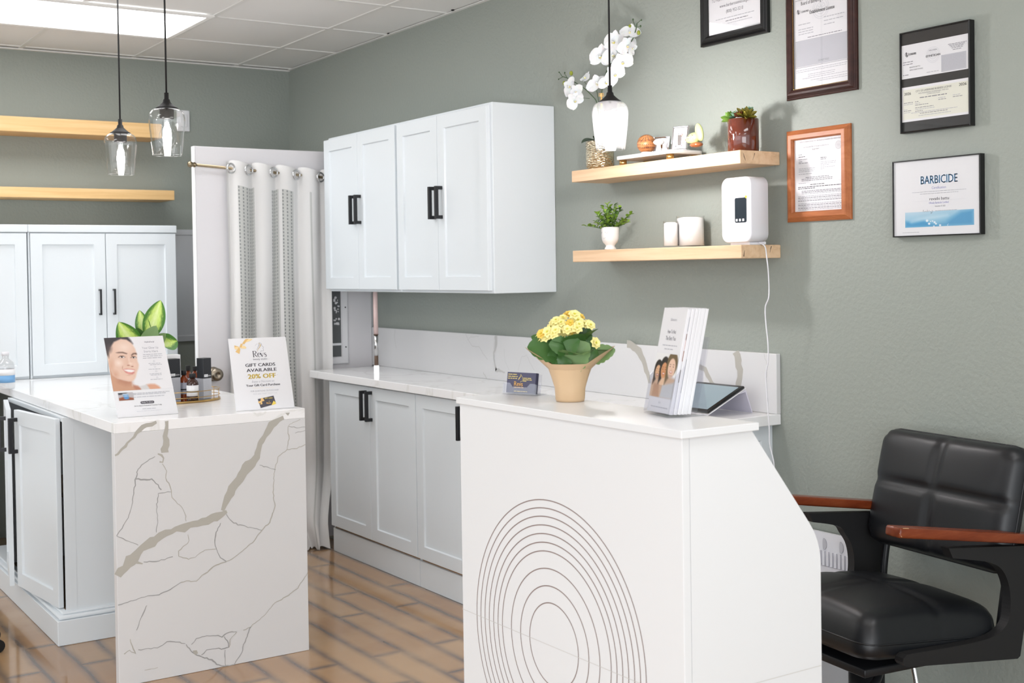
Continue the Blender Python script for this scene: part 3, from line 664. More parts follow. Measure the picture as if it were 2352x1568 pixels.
# ---- curtain rod and curtain
ra = V((2.052, 5.918, 1.938)); rb = V((3.0, 5.918, 1.880))
t = thing('curtain_rod', 'thin brass curtain rod with a round end, across the open door', 'curtain rod', ra)
mb = MB(); mb.tube([ra, rb], .0075, 'brass', 12); mb.build('rod', t)
mb = MB(); mb.lathe(ra, [(0, -.028), (.012, -.024), (.016, -.014), (.012, -.004), (.010, 0), (.014, .006), (.010, .014)], 'brass', 18, rb-ra); mb.build('finial', t)
def rodz(x): return ra.z+(rb.z-ra.z)*(x-ra.x)/(rb.x-ra.x)
mb = MB(); NU, NZ = 240, 48; cx0, cx1 = 2.205, 2.775
bands = [(.13, .29), (.42, .525), (.55, .625), (.80, .812)]
def cur(u, v):
    """u across 0..1, v 0 top .. 1 floor"""
    g = 1-v; x = cx0+(cx1-cx0)*u
    amp = .017+.012*v; ph = u*2*math.pi*4.6
    wv = math.sin(ph+.5*math.sin(3*v))
    x += .010*math.cos(ph)+.012*math.sin(v*4+u*7)*v-(.0 if v < .9 else 0)
    if u < .1: x += .02*(1-u/.1)*math.sin(v*5)*.4
    y = 5.912+amp*wv*(1-.35*v)-.004
    if v > .78: k = min(1, (v-.78)/.17); k = k*k*(3-2*k); y -= .15*k*max(0, (u-.25)/.75)**.5; x -= .10*k*max(0, (u-.25)/.75)
    z = (rodz(x)+.035-.006*math.cos(ph))*g+.004*v
    if v > .93: w = (v-.93)/.07; y -= .05*w*(.6+.4*math.sin(u*31)); z += .012*math.sin(u*47)**2*w; x += .03*w*math.sin(u*19)
    return (x, y, z)
vs = [cur(i/NU, j/NZ) for j in range(NZ+1) for i in range(NU+1)]
uv = [(i/NU, j/NZ) for j in range(NZ+1) for i in range(NU+1)]
fA, fB = [], []
for j in range(NZ):
    for i in range(NU):
        f = (j*(NU+1)+i, j*(NU+1)+i+1, (j+1)*(NU+1)+i+1, (j+1)*(NU+1)+i); u = (i+.5)/NU
        (fB if (j >= 3 and any(a_ < u < b_ for a_, b_ in bands)) else fA).append(f)
mb.add(vs, fA, 'linen', True, uv); mb.add(vs, fB, 'open_weave', True, uv)
ct = thing('curtain', 'white linen curtain with open-weave stripes hanging from the brass rod to the floor', 'curtain', (2.48, 5.9, 0))
cl = mb.build('fabric', ct)
for px in (530, 571, 628, 680, 735):
    p = ony(px, 392+(px-530)*.07, 5.89); x = p.x; z = rodz(x)-.004; mb = MB()
    mb.tube([(x+.023*math.cos(a), 5.884+.010*math.cos(a), z+.023*math.sin(a)) for a in [2*math.pi*i/20 for i in range(20)]], .0045, 'steel', 8, closed=True); mb.build('grommet', ct)

# ================================================================ PENDANT LAMPS
def pendant(root):
    z0 = 0   # shade bottom at local z 0, axis at origin
    mb = MB(); H = .161
    mb.tube([(0, 0, H+.052), (0, 0, 3)], .0034, 'black_matte', 8)   # replaced per lamp
    return mb
def make_pendant(x, y, zb, s, label, glass='clear_glass', em='emit_bulb'):
    t = thing('pendant_lamp', label, 'pendant lamp', (x, y, zb), 0, 'clear glass pendant lamps')
    H = .160*s; L = lambda *p: [(r*s, z*s) for r, z in p]
    O = V((x, y, zb))
    mb = MB(); mb.cyl(O+V((0, 0, H+.045*s)), (x, y, ZC-.022), .0032, 'black_matte', 8); mb.build('cord', t)
    mb = MB(); mb.lathe((x, y, ZC-.0248), [(0, 0), (.058, 0), (.06, .004), (.06, .018), (.0, .0182)], 'black_matte', 28); mb.build('canopy', t)
    mb = MB(); mb.lathe(O, L((0, .212), (.0075, .212), (.0078, .191), (.011, .189), (.013, .180), (.0215, .172), (.031, .164), (.038, .160), (.038, .1575), (.024, .156), (.0235, .128), (.0225, .124), (0, .124)), 'black_matte', 32); mb.build('cap', t)
    prof = L((.033, .1573), (.040, .157), (.0505, .151), (.0575, .141), (.0605, .128), (.0605, .114), (.058, .088), (.0535, .045), (.0485, .002), (.0475, .0), (.0465, .002), (.0515, .045), (.056, .088), (.0585, .114), (.0585, .128), (.0555, .140), (.0495, .149), (.040, .1545), (.031, .155))
    mb = MB(); mb.lathe(O, prof, glass, 48); mb.build('glass_shade', t)
    mb = MB(); mb.lathe(O, L((0, .026), (.007, .027), (.018, .035), (.026, .050), (.0275, .062), (.024, .078), (.016, .094), (.0125, .106), (.0125, .1235)), em if em != 'emit_bulb' else 'clear_glass', 32); b = mb.build('bulb', t)
    mb = MB(); mb.lathe(O, L((0, .033), (.012, .037), (.014, .048), (.015, .060), (.014, .072), (.013, .088), (.008, .10), (.006, .112), (0, .115)), em, 20); mb.build('filament', b)
    return t
make_pendant(1.352, 4.152, (ony(384, 357, 4.152)).z, 1.0, 'clear glass pendant lamp over the island, the nearer and right of the pair')
make_pendant(1.379, 4.794, (ony(277, 401, 4.794)).z, 1.0, 'clear glass pendant lamp over the island, the farther and left of the pair')
make_pendant(2.545, 3.244, (ony(1400, 344, 3.244)).z, 1.0, 'glowing glass pendant lamp hanging in front of the floating shelves', 'hazy_glass', 'emit_bulb_bright')

# ================================================================ RECEPTION DESK
DX, DY0, DY1 = 1.513, 1.728, 2.521
t = thing('reception_desk', 'white reception desk with engraved circles and a slanted side, left of the black chair', 'desk', (1.7, 2.12, 0))
prof = [(DX+.0185, .0005), (DX+.0185, 1.0845), (1.690, 1.0845)]
a_, c_ = (1.690, 1.0845), (1.874, .850)
for k in range(7):   # rounded elbow of the side panel
    tt = k/6; p0 = V((1.846, .886)); p1 = V((1.874, .850)); p2 = V((1.876, .806)); p = p0*(1-tt)**2+p1*2*tt*(1-tt)+p2*tt*tt; prof.append((p.x, p.y))
prof.append((1.876, .0005))
for y in (DY0, DY1-.018):
    mb = MB(); fr = Fr((0, y, 0), (1, 0, 0), (0, 0, 1), (0, 1, 0)); mb.prism(fr, prof, 0, .018, 'desk_white')
    if y == DY0: mb.rib(Fr((0, y, 0), (1, 0, 0), (0, 0, 1), (0, -1, 0)), [(DX+.02, .596), (1.875, .596)], .0016, 'desk_seam', .0003)
    mb.build('side_panel', t)
mb = MB(); mb.bev(XYZ, DX, DY0, .0005, DX+.018, DY1, 1.0845, .0008, 'desk_white', 1, False)
fr = Fr((DX, 0, 0), (0, -1, 0), (0, 0, 1), (-1, 0, 0))
for i, r in enumerate([.309, .2915, .2735, .2550, .2365, .2180, .1995, .1625, .1255, .0895]):
    mb.rib(fr, circ(-2.148, .598, r, 128), .0024, 'desk_line', .0004, closed=True)
mb.rib(fr, [(-DY1, .594), (-DY0, .596)], .0014, 'desk_seam', .0006)
mb.build('front_panel', t)
mb = MB(); mb.bev(XYZ, DX-.008, DY0-.008, 1.085, 1.702, DY1+.004, 1.100, .001, 'desk_white', 1, False); mb.build('desk_top', t)
mb = MB(); mb.bev(XYZ, DX+.0188, DY0+.0188, .730, 1.868, DY1-.0188, .75, .001, 'desk_white', 1, False); mb.build('work_surface', t)
mb = MB(); mb.box(1.684, DY0+.0188, .7505, 1.692, DY1-.0188, 1.084, 'desk_white'); mb.build('back_board', t)

# ---- business card holder
e0 = onz(1157, 905, 1.10); e1 = onz(1236, 910, 1.10); u = (e1-e0); u.z = 0; u.normalize(); W_ = .100
nrm = u.cross(V((0, 0, 1))); nrm = nrm if nrm.x < 0 else -nrm
th = math.radians(9)
t = thing('card_holder', 'clear acrylic holder with navy business cards at the far end of the reception desk', 'card holder', e0)
O = e0+V((0, 0, .0006)); up = V((0, 0, 1))*math.cos(th)-nrm*math.sin(th); fr = Fr(O-nrm*.012, u, up, nrm*math.cos(th)+V((0, 0, 1))*math.sin(th))
mb = MB(); mb.bev(Fr(O, u, (0, 0, 1), nrm), 0, 0, -.040, W_, .0018, .004, .0006, 'acrylic'); mb.bev(fr, 0, .001, -.003, W_, .050, -.001, .0006, 'acrylic')
lip = [(0, .001), (W_, .001), (W_, .024), (W_-.006, .026), (W_*.80, .026), (W_*.72, .017), (W_*.28, .017), (W_*.20, .026), (.006, .026), (0, .024)]
mb.prism(fr, lip, .0155, .0175, 'acrylic'); mb.fbox(fr, 0, .001, -.001, .0015, .024, .0155, 'acrylic'); mb.fbox(fr, W_-.0015, .001, -.001, W_, .024, .0155, 'acrylic'); mb.build('holder', t)
ct = thing('business_cards', 'stack of navy business cards with gold lettering in the clear holder', 'business cards', fr.pt(.05, .003, 0))
mb = MB(); cf = fr.at(.006, .0025, .0); CW, CH = .086, .0495
for i in range(7): mb.fbox(cf, 0, 0, i*.0016, CW, CH, i*.0016+.0013, 'card_navy')
cf = cf.at(0, 0, .0112)
for y, L in ((.0435, .026), (.0385, .029), (.0338, .029)): mb.greek(cf, .003, .003+L, y, .0026, 'card_gold', seed=3)
for y, L in ((.0355, .027), (.0318, .026), (.0285, .010)): mb.greek(cf, .049, .049+L, y, .0024, 'card_gold', seed=4)
mb.greek(cf, .024, .064, .0035, .0024, 'card_gold', seed=5)
mb.text(cf, .036, .0165, .0165, 'Revs', 'card_orange', 'c', width=.026, bold=.0002); mb.greek(cf, .024, .052, .0128, .0022, 'card_orange', seed=6)
prof_pts = [(.041, .0455), (.044, .041), (.0475, .037), (.0470, .034), (.0485, .032), (.0475, .029), (.042, .028), (.0415, .025)]
mb.rib(cf, prof_pts, .0007, 'card_gold'); mb.rib(cf, [(.041, .0455), (.0405, .040), (.036, .034), (.0345, .031)], [.0004, .0014, .002, .0004], 'card_gold')
mb.build('card_stack', ct)

# ---- yellow kalanchoe in kraft paper
O = onz(1310, 921, 1.10)+V((.0, 0, .0005)); PX = O.copy()
t = thing('flowering_plant', 'yellow flowering plant in a kraft paper wrapped pot on the reception desk', 'potted plant', O)
wob = lambda a, j, r: 1+(.035*math.sin(a*5+.6)+.03*math.sin(a*9+j*.3))*(j/9)
mb = MB(); s_ = .93
prof = [(0, .0), (.034, 0), (.036, .006), (.0375, .03), (.0455, .055), (.0525, .074), (.048, .084), (.054, .094), (.060, .100)]
def wrapj(a, j, r): return 1+(.02*math.sin(a*7+.6)+.015*math.sin(a*13+j))*(j/8)
mb.lathe(O, [(r*s_, z) for r, z in prof[:6]], 'kraft', 56, jit=wrapj)
# flared collar with pointed wings
N = 96; vs = []; K = 6
for i in range(N):
    a = 2*math.pi*i/N
    wing = max(0, math.cos(a*2+1.16-.35*math.sin(a)))**1.1
    for j in range(K+1):
        f = j/K; r = (.0485+f*(.012+.042*wing))*(1+.01*math.sin(a*7+.6)); z = .0735+f*(.014+.037*wing)
        vs.append(O+V((r*math.cos(a), r*math.sin(a), z)))
mb.add(vs, [(i*(K+1)+j, i*(K+1)+j+1, ((i+1) % N)*(K+1)+j+1, ((i+1) % N)*(K+1)+j) for i in range(N) for j in range(K)], 'kraft', True)
mb.build('paper_wrap', t)
mb = MB(); mb.lathe(O+V((0, 0, .086)), [(0, .004), (.040, 0)], 'soil', 24); mb.build('soil', t)
VR = RT.copy(); VR.z = 0; VR.normalize(); VF = FW.copy(); VF.z = 0; VF.normalize()
def kal_face(b, tip, wd, m_, d0=0, d1=0, bend=.3, nz=.5, side=0, seed=0):
    B = at(*b, d0); T = at(*tip, d1); d = T-B; n_ = (-VF+V((0, 0, nz))+VR*side).normalized(); mb = MB()
    mb.leaf(B, d+n_*d.length*bend*.45, n_, d.length*1.04, wd, m_, bend=bend, fold=.08, n=16, k=5, shape=kal_shape, wav=.05, seed=seed); mb.build('leaf', t)
R = random.Random(11)
def kal_shape(tt): return (math.sin(math.pi*min(1, tt*1.02)**.6)**.55 if 0 < tt < 1 else 0)*(1+.07*math.sin(tt*34))
leaves = [(-1.0, -.35, .10, .088, .082, 'kal_leaf'), (-.65, -.85, .05, .080, .076, 'kal_leaf'), (-.95, .1, .45, .07, .055, 'kal_leaf'), (.30, -1.0, .45, .075, .085, 'kal_leaf_grey'), (.85, -.6, .10, .075, .06, 'kal_leaf'),
          (1.0, .1, .42, .092, .05, 'kal_leaf_grey'), (.7, .5, .7, .07, .045, 'kal_leaf'), (.15, -.6, .95, .075, .06, 'kal_leaf'), (.55, -.3, 1.1, .08, .055, 'kal_leaf'), (-.3, .7, .5, .07, .06, 'kal_leaf'), (-.25, -.9, .0, .07, .05, 'kal_leaf'), (.1, .9, .3, .07, .06, 'kal_leaf'), (-.5, -.4, .8, .06, .05, 'kal_leaf'), (.5, -.95, .1, .06, .055, 'kal_leaf')]
for i, (a, b, up, L, wd, m_) in enumerate(leaves):
    if b < 0 and up < .42: continue
    d = VR*a+VF*b+V((0, 0, up)); mb = MB(); h = (VR*a+VF*b)
    mb.leaf(O+V((0, 0, .092+.015*up))+h.normalized()*.018, d, V((0, 0, 1))-h*.5, L, wd, m_, bend=.55, fold=.12, n=14, k=4, shape=kal_shape, wav=.06, seed=i); mb.build('leaf', t)
def at(px, py, dep=0):
    k = (O-V((0, 0, CAM_H))).dot(FW)+dep; d = ray(px, py); return V((0, 0, CAM_H))+d*(k/d.dot(FW))
for i, a in enumerate([((1290, 804), (1213, 796), .078, 'kal_leaf', -.02, -.02, .5, .6, -.2), ((1278, 800), (1222, 772), .046, 'kal_leaf', .0, .0, .4, .8, -.3), ((1288, 816), (1258, 826), .045, 'kal_leaf', -.03, -.04, .3, .4, 0), ((1298, 834), (1352, 790), .072, 'kal_leaf_grey', -.030, -.045, .5, .3, .2), ((1352, 822), (1412, 802), .046, 'kal_leaf_grey', -.01, .0, .5, .5, .3), ((1322, 800), (1366, 778), .05, 'kal_leaf', -.02, -.01, .3, .6, 0), ((1300, 802), (1330, 780), .05, 'kal_leaf', -.05, -.06, .3, .8, 0), ((1330, 806), (1374, 815), .055, 'kal_leaf', -.03, -.02, .4, .3, .2), ((1340, 772), (1352, 750), .035, 'kal_leaf', 0, 0, .3, .3, 0), ((1300, 820), (1288, 842), .036, 'kal_leaf', -.04, -.045, .3, .2, 0), ((1300, 800), (1262, 790), .05, 'kal_leaf', -.04, -.05, .3, .6, 0), ((1310, 820), (1340, 826), .05, 'kal_leaf', -.02, -.02, .2, .4, 0)]): kal_face(*a, seed=i)
def floret(c, n, r, m_='kal_flower'):
    mb = MB(); n = V(n).normalized(); a = n.cross(V((.3, .2, 1))).normalized(); b = n.cross(a)
    for ring, (k, rr, tl) in enumerate([(7, 1.0, .15), (6, .72, .55), (4, .42, 1.1)]):
        for i in range(k):
            an = 2*math.pi*i/k+ring*.5; d = (a*math.cos(an)+b*math.sin(an))*math.cos(tl)+n*math.sin(tl)
            mb.leaf(c+n*(ring*.0012), d, n, r*rr, r*.85*rr, m_, bend=.5, fold=.1, n=4, k=1)
    mb.ball(c+n*.003, r*.16, 'kal_eye', 8, 5); return mb
fpx = [(-.095+.0, 0)]
def at(px, py, dep=0): # point near the plant's plane facing the camera
    k = (O-V((0, 0, CAM_H))).dot(FW)+dep; d = ray(px, py); return V((0, 0, CAM_H))+d*(k/d.dot(FW))
FL = [(1238, 778), (1247, 790), (1254, 773), (1262, 785), (1257, 762), (1270, 766), (1265, 752), (1276, 758), (1243, 766), (1250, 785), (1284, 754), (1272, 740), (1281, 744), (1293, 730), (1289, 741), (1299, 750), (1307, 722), (1320, 722), (1332, 727), (1303, 756), (1312, 758), (1327, 736), (1330, 745), (1325, 753), (1341, 744), (1352, 742), (1356, 746), (1294, 782), (1314, 770), (1322, 774), (1302, 806), (1368, 787), (1277, 735), (1316, 735), (1293, 764), (1318, 748), (1310, 742)]
for i, (x, y) in enumerate(FL):
    p = at(x, y, R.uniform(-.035, .02)); n = (p-(O+V((0, 0, .13)))).normalized()*.8-VF*.8+V((0, 0, .3))
    deep = i in (18, 36, 20); floret(p, n, .0145*R.uniform(.85, 1.1), 'kal_flower_deep' if deep or R.random() < .05 else 'kal_flower').build('flower', t)
mb = MB()
for x, y in FL[::3]:
    p = at(x, y, .0); mb.tube([O+V((0, 0, .09)), (O+p)/2+V((0, 0, .055)), p-V((0, 0, .004))], .0017, 'stem', 6, sub=4)
mb.build('stems', t)

# ---- brochure holder with trifold brochures
A = V((1.636, 1.978, 1.1005)); yaw = -1.782; th = math.radians(12); u = V((math.cos(yaw), math.sin(yaw), 0)); bk = V((-math.sin(yaw), math.cos(yaw), 0)); up = bk*math.sin(th)+V((0, 0, 1))*math.cos(th); nn = -(bk*math.cos(th)-V((0, 0, 1))*math.sin(th))
BW, BH = .097, .215
t = thing('brochure_holder', 'clear acrylic brochure holder at the near end of the reception desk', 'brochure holder', A)
fr = Fr(A, u, up, nn); base = Fr(A+V((0, 0, .0002)), u, (0, 0, 1), -bk)
mb = MB(); mb.bev(base, -.004, 0, -.095, BW+.004, .003, .004, .001, 'acrylic')
mb.prism(fr, [(-.004, .004), (BW+.004, .004), (BW+.004, .075), (BW-.01, .085), (BW*.72, .085), (BW*.6, .062), (BW*.4, .062), (BW*.28, .085), (.006, .085), (-.004, .075)], .0035, .0055, 'acrylic')
for x in (-.004, BW+.002): mb.prism(Fr(A+u*x+V((0, 0, .003)), bk, (0, 0, 1), u), [(-.004, .003), (.062, .003), (.090, .155), (.060, .155), (.036, .10), (.011, .076)], 0, .002, 'acrylic')
mb.fbox(Fr(A+bk*.062+V((0, 0, .006)), u, up, nn), -.004, 0, 0, BW+.004, .155, .002, 'acrylic')
mb.prism(Fr(A+V((0, 0, .003)), bk, V((0, 0, 1)), u), [(.085, 0), (.088, 0), (.075, .11), (.072, .11)], 0, BW, 'acrylic')
mb.build('holder', t)
R = random.Random(5)
faces = None
BL = ['', 'white trifold brochure directly behind the front one in the clear holder', 'white trifold brochure third from the front of the clear holder', 'white trifold brochure fourth from the front, middle of the stack', 'white trifold brochure second from the back of the clear holder', 'white trifold brochure at the very back of the clear holder']
for k in range(6):
    off = -.001-k*.0075; dx = R.uniform(-.001, .001); lean = k*.0022
    bt = thing('brochure', 'glossy trifold brochure with three smiling women, in front of the stack' if k == 0 else BL[k], 'brochure', fr.pt(BW/2, .005, off), 0, 'brochures in the clear holder')
    bf = Fr(A+u*(dx+.0022*min(k, 2))+bk*(-off/math.cos(th))+V((0, 0, .0065)), u, up, nn); mb = MB()
    mb.fbox(bf, 0, 0, -.0012, BW, BH, 0, 'paper'); mb.fbox(bf, 0, 0, -.0045, BW-.0005, BH-.0004, -.0014, 'paper'); mb.fbox(bf, 0, 0, -.0070, BW, BH, -.0047, 'paper')
    if k == 0:
        mb.text(bf, BW*.5, BH*.875, .0085, 'HydraFacial' if False else 'Skincare', 'ink_light', 'c', width=.026)
        mb.text(bf, BW*.5, BH*.755, .011, 'How To Find', 'ink_mid', 'c', width=.034); mb.text(bf, BW*.5, BH*.69, .012, 'The Best You', 'ink_mid', 'c', width=.042)
        mb.greek(bf, .02, .08, BH*.635, .003, 'ink_light', 2); mb.greek(bf, .03, .068, BH*.60, .003, 'ink_light', 3)
        mb.text(bf, BW*.5, BH*.085, .006, 'Skin', 'ink_light', 'c'); mb.greek(bf, .015, .085, BH*.045, .0028, 'ink_light', 5)
    if k in (1, 2):
        for a_, b_, m_ in ([(.50, .60, 'ceramic_brown'), (.61, .70, 'pink'), (.70, .76, 'red_wood'), (.30, .42, 'brown_band'), (.78, .92, 'grey_paper')] if k == 1 else [(.20, .52, 'ink_light'), (.05, .18, 'lilac_shadow_plastic')]): mb.flat(bf, [(BW-.004, BH*a_), (BW-.0002, BH*a_), (BW-.0002, BH*b_), (BW-.004, BH*b_)], .0003, m_)
    mb.build('pages', bt)
    if k == 0:
        P = Paint(90, 110, (240, 240, 240))
        hairs = [(38, 28, 26), (34, 26, 26), (110, 90, 60)]; skins = [(226, 178, 140), (214, 150, 104), (238, 200, 176)]
        P.poly([(.0, 1), (0, .62), (.25, .5), (.6, .5), (1, .55), (1, 1)], (226, 190, 160), .03); P.poly([(.45, 1), (.5, .72), (1, .62), (1, 1)], (214, 216, 218), .03)
        P.poly([(.1, 1), (.12, .7), (.35, .7), (.42, 1)], (204, 160, 128), .03)
        for (cx, cy, s), hc, sc in zip([(.20, .40, .17), (.46, .34, .19), (.77, .26, .23)], hairs, skins):
            P.ell(cx, cy-.04, s*1.05, s*1.30, hc, .12); P.poly([(cx-s, cy), (cx-s*.9, cy+s*1.9), (cx-s*.3, cy+s*1.2)], hc, .03)
            P.ell(cx+s*.02, cy+s*.22, s*.74, s*1.02, sc, .14); P.ell(cx, cy+.55*s, s*.6, s*.4, tuple(max(0, q_-18) for q_ in sc), .7, .5)
            for e in (-.3, .3): P.ell(cx+e*s, cy+.02, s*.13, s*.06, (60, 40, 36), .5); P.ell(cx+e*s, cy-.03, s*.22, s*.05, (70, 48, 40), .6, .7)
            P.ell(cx, cy+.25*s+.03, s*.09, s*.12, tuple(max(0, q_-30) for q_ in sc), .8, .6)
            P.ell(cx, cy+.62*s, s*.3, s*.13, (196, 100, 92), .3); P.ell(cx, cy+.60*s, s*.24, s*.07, (250, 246, 242), .3)
        P.build('cover_photo', bt, Fr(bf.pt(.001, BH*.14, .0004), u, up, nn), BW-.002, BH*.42)

# ---- tablet with its white folding case, on the long counter
A = V((2.80, 3.30, .9008)); a = math.radians(-8); u = V((math.cos(a), math.sin(a), 0)); vv = V((-math.sin(a), math.cos(a), 0))
P0 = onz(1560, 975, .905); 
t = thing('tablet', 'black tablet tilted on a white folding case beside the backsplash', 'tablet', (2.86, 3.2, .9))
tl = onz(1580, 905, .965); tr = V((2.985, 3.045, .965))
# screen rises towards the wall (+X); low edge runs along Y
ang = math.radians(24); low = 2.800; yl, yr = 3.300, 3.065; Lw = .185
fr = Fr((low, yl, .912), (0, -1, 0), (math.cos(ang), 0, math.sin(ang)), (-math.sin(ang), 0, math.cos(ang)))
mb = MB(); mb.bev(fr, 0, 0, 0, yl-yr, Lw, .009, .003, 'bezel'); mb.build('body', t)
mb = MB(); mb.fbox(fr, .014, .014, .0091, yl-yr-.014, Lw-.014, .0096, 'tan_screen'); mb.build('screen', t)
mb = MB(); mb.bev(fr, -.002, -.006, -.004, yl-yr+.002, Lw+.002, -.0005, .0015, 'white_plastic')
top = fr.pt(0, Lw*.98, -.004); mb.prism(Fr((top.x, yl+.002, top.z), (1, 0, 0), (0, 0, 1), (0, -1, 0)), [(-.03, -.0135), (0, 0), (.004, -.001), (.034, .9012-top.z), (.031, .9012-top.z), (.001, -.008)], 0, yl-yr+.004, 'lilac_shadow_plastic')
mb.build('folding_case', t)
# ---- slim wand standing at the end of the long counter
w0 = onz(865, 856, .9); w0 = V((w0.x, w0.y, .9005))
t = thing('light_wand', 'slim pink wand with a glowing white tip standing on the far end of the counter', 'wand', w0)
mb = MB(); mb.cyl(w0, w0+V((0, 0, .036)), .012, 'white_glow', 16); mb.build('tip', t)
mb = MB(); mb.cyl(w0+V((0, 0, .0362)), w0+V((0, 0, .085)), .010, 'brown_band', 16); mb.build('band', t)
mb = MB(); mb.cyl(w0+V((0, 0, .0852)), w0+V((0, 0, .190)), .010, 'steel', 16); mb.cyl(w0+V((0, 0, .187)), w0+V((0, 0, .192)), .0125, 'brown_band', 16); mb.build('sleeve', t)
mb = MB(); mb.cyl(w0+V((0, 0, .1922)), w0+V((0, 0, .4025)), .0115, 'pink', 16); mb.build('tube', t)

# ================================================================ FRAMED CERTIFICATES (right wall)
def wframe(y0, z0, y1, z1):  # y0 = left in view (larger y)
    return Fr((XW-.0008, y0, z0), (0, -1, 0), (0, 0, 1), (-1, 0, 0)), y0-y1, z1-z0
def seal(mb, fr, cx, cy, r, m='ink_pale', c=.0004):
    for k in (1, .82, .55): mb.rib(fr, circ(cx, cy, r*k, 28), r*.05, m, c, closed=True)
    for i in range(9): a = i*.7; mb.rib(fr, [(cx+r*.1*math.cos(a), cy+r*.1*math.sin(a)), (cx+r*.5*math.cos(a+.4), cy+r*.45*math.sin(a+.4))], r*.05, m, c)
def bearmark(mb, fr, x, y, h, m='ink'):
    mb.rib(fr, [(x, y+h), (x-h*.35, y+h*.7), (x-h*.3, y+h*.35), (x+h*.1, y), (x+h*.45, y+h*.3), (x+h*.4, y+h*.8)], h*.1, m); mb.flat(fr, [(x-.05*h, y+h), (x+.15*h, y+h*.8), (x+.1*h, y+h*.5), (x+.3*h, y+h*.25), (x+.1*h, y+.1*h), (x-.12*h, y+h*.4), (x-.15*h, y+h*.75)], .0005, m)
# A: black moulded frame, cut by the top edge
t = thing('picture_frame', 'black moulded frame with a complaint notice, left of the dark wood frame', 'framed notice', (XW, 3.18, 2.19))
fr, w, h = wframe(3.347, 2.190, 3.016, 2.62); inn = .034
mb = MB(); mb.rings(fr, w, h, [(0, 0), (0, .014), (.004, .018), (.009, .015), (.013, .021), (.018, .018), (.026, .020), (.034, .012), (.034, .004)], 'black_frame', fill=False); mb.build('frame', t)
mb = MB(); mb.fbox(fr, inn-.002, inn-.002, .001, w-inn+.002, h-inn+.002, .004, 'paper'); p = fr.at(0, 0, .0041); c = w/2
def pz(x, y): q_ = onx(x, y, XW); return 3.347-q_.y, q_.z-2.190
mb.text(p, c+.01, .150, .017, 'TO FILE A COMPLAINT, PLEASE CONTACT', 'ink_mid', 'c', width=.25); mb.text(p, c, .125, .0165, 'www.barbercosmo.ca.gov', 'ink_mid', 'c', width=.15); mb.text(p, c, .102, .0165, '(800) 952-5210', 'ink_mid', 'c', width=.085)
mb.text(p, .05, .178, .030, 'MESSAGE TO OUR CLIENTS', 'ink_light', 'l', width=.22)
mb.greek(p, .07, w-.07, .084, .004, 'ink_light', 1); mb.greek(p, .12, w-.10, .073, .004, 'ink_mid', 2); mb.greek(p, .13, w-.08, .064, .003, 'ink_light', 2)
seal(mb, p, c, .05, .011, 'ink_pale')
mb.build('notice', t)
mb = MB(); mb.fbox(fr, inn-.001, inn-.001, .0065, w-inn+.001, h-inn+.001, .0075, 'picture_glass'); mb.build('glass', t)
# B: dark wood frame with beaded gold edge
t = thing('picture_frame', 'dark wood frame with a beaded gold inner edge, holding an establishment license', 'framed license', (XW, 2.79, 1.95))
fr, w, h = wframe(2.936, 1.948, 2.637, 2.315); inn = .034
mb = MB(); mb.rings(fr, w, h, [(0, 0), (0, .008), (.003, .010), (.005, .010), (.008, .015), (.010, .014), (.014, .021), (.020, .023), (.029, .018), (.031, .010), (.031, .004)], 'dark_wood', fill=False); mb.build('frame', t)
mb = MB()
def bead(a, b, n): 
    for i in range(n): q_ = a.lerp(b, (i+.5)/n); mb.ball(q_, .0016, 'gold', 6, 4)
A_, B_, C_, D_ = fr.pt(.0325, .0325, .010), fr.pt(w-.0325, .0325, .010), fr.pt(w-.0325, h-.0325, .010), fr.pt(.0325, h-.0325, .010)
bead(A_, B_, 62); bead(B_, C_, 80); bead(C_, D_, 62); bead(D_, A_, 80); mb.build('beaded_edge', t)
mb = MB(); mb.fbox(fr, .032, .032, .001, w-.032, h-.032, .004, 'paper'); p = fr.at(0, 0, .0041); x0, x1 = .042, w-.042; c = w/2
mb.text(p, c, h-.062, .017, 'Board of Barbering and Cosmetology', 'ink', 'c', width=.17); mb.text(p, c+.005, h-.096, .017, 'Establishment License', 'ink', 'c', width=.105, bold=.0002)
seal(mb, p, c, h-.085, .034); bearmark(mb, p, x0+.010, h-.090, .016); mb.text(p, x0+.024, h-.087, .009, 'CONSUMER', 'ink_mid', 'l', width=.032, bold=.0002)
mb.rib(p, [(x0-.002, h-.045), (x1, h-.045)], .0012, 'ink_mid')
for y, a, b in ((h-.118, .13, .19), (h-.130, .13, .18), (h-.142, .13, .175), (h-.126, .02, .075), (h-.142, .02, .09), (h-.150, .02, .085), (h-.158, .02, .085)): mb.greek(p, x0+a-.01, x0+b-.01 if b < .18 else x1-.01, y, .004, 'ink_light', 4)
mb.greek(p, x0+.05, x1-.02, h-.172, .0035, 'ink_mid', 4); mb.flat(p, [(x0, h-.263), (x1, h-.263), (x1, h-.178), (x0, h-.178)], .0003, 'grey_paper')
mb.rings(p.at(x0-.003, h-.266, 0), x1-x0+.006, .0885, [(0, .0002), (.0012, .0002)], 'ink_mid', fill=False)
mb.text(p, c+.01, h-.255, .0085, 'DO NOT FOLD', 'ink_mid', 'c', width=.045)
for i, y in enumerate((h-.275, h-.281, h-.292, h-.298, h-.304, h-.312, h-.318)): mb.greek(p, x0+(.05 if 1 < i < 4 else 0), x1-(.05 if 1 < i < 4 else 0), y, .003, 'ink_light', i)
mb.build('license', t)
mb = MB(); mb.fbox(fr, .031, .031, .0055, w-.031, h-.031, .0065, 'picture_glass'); mb.build('glass', t)
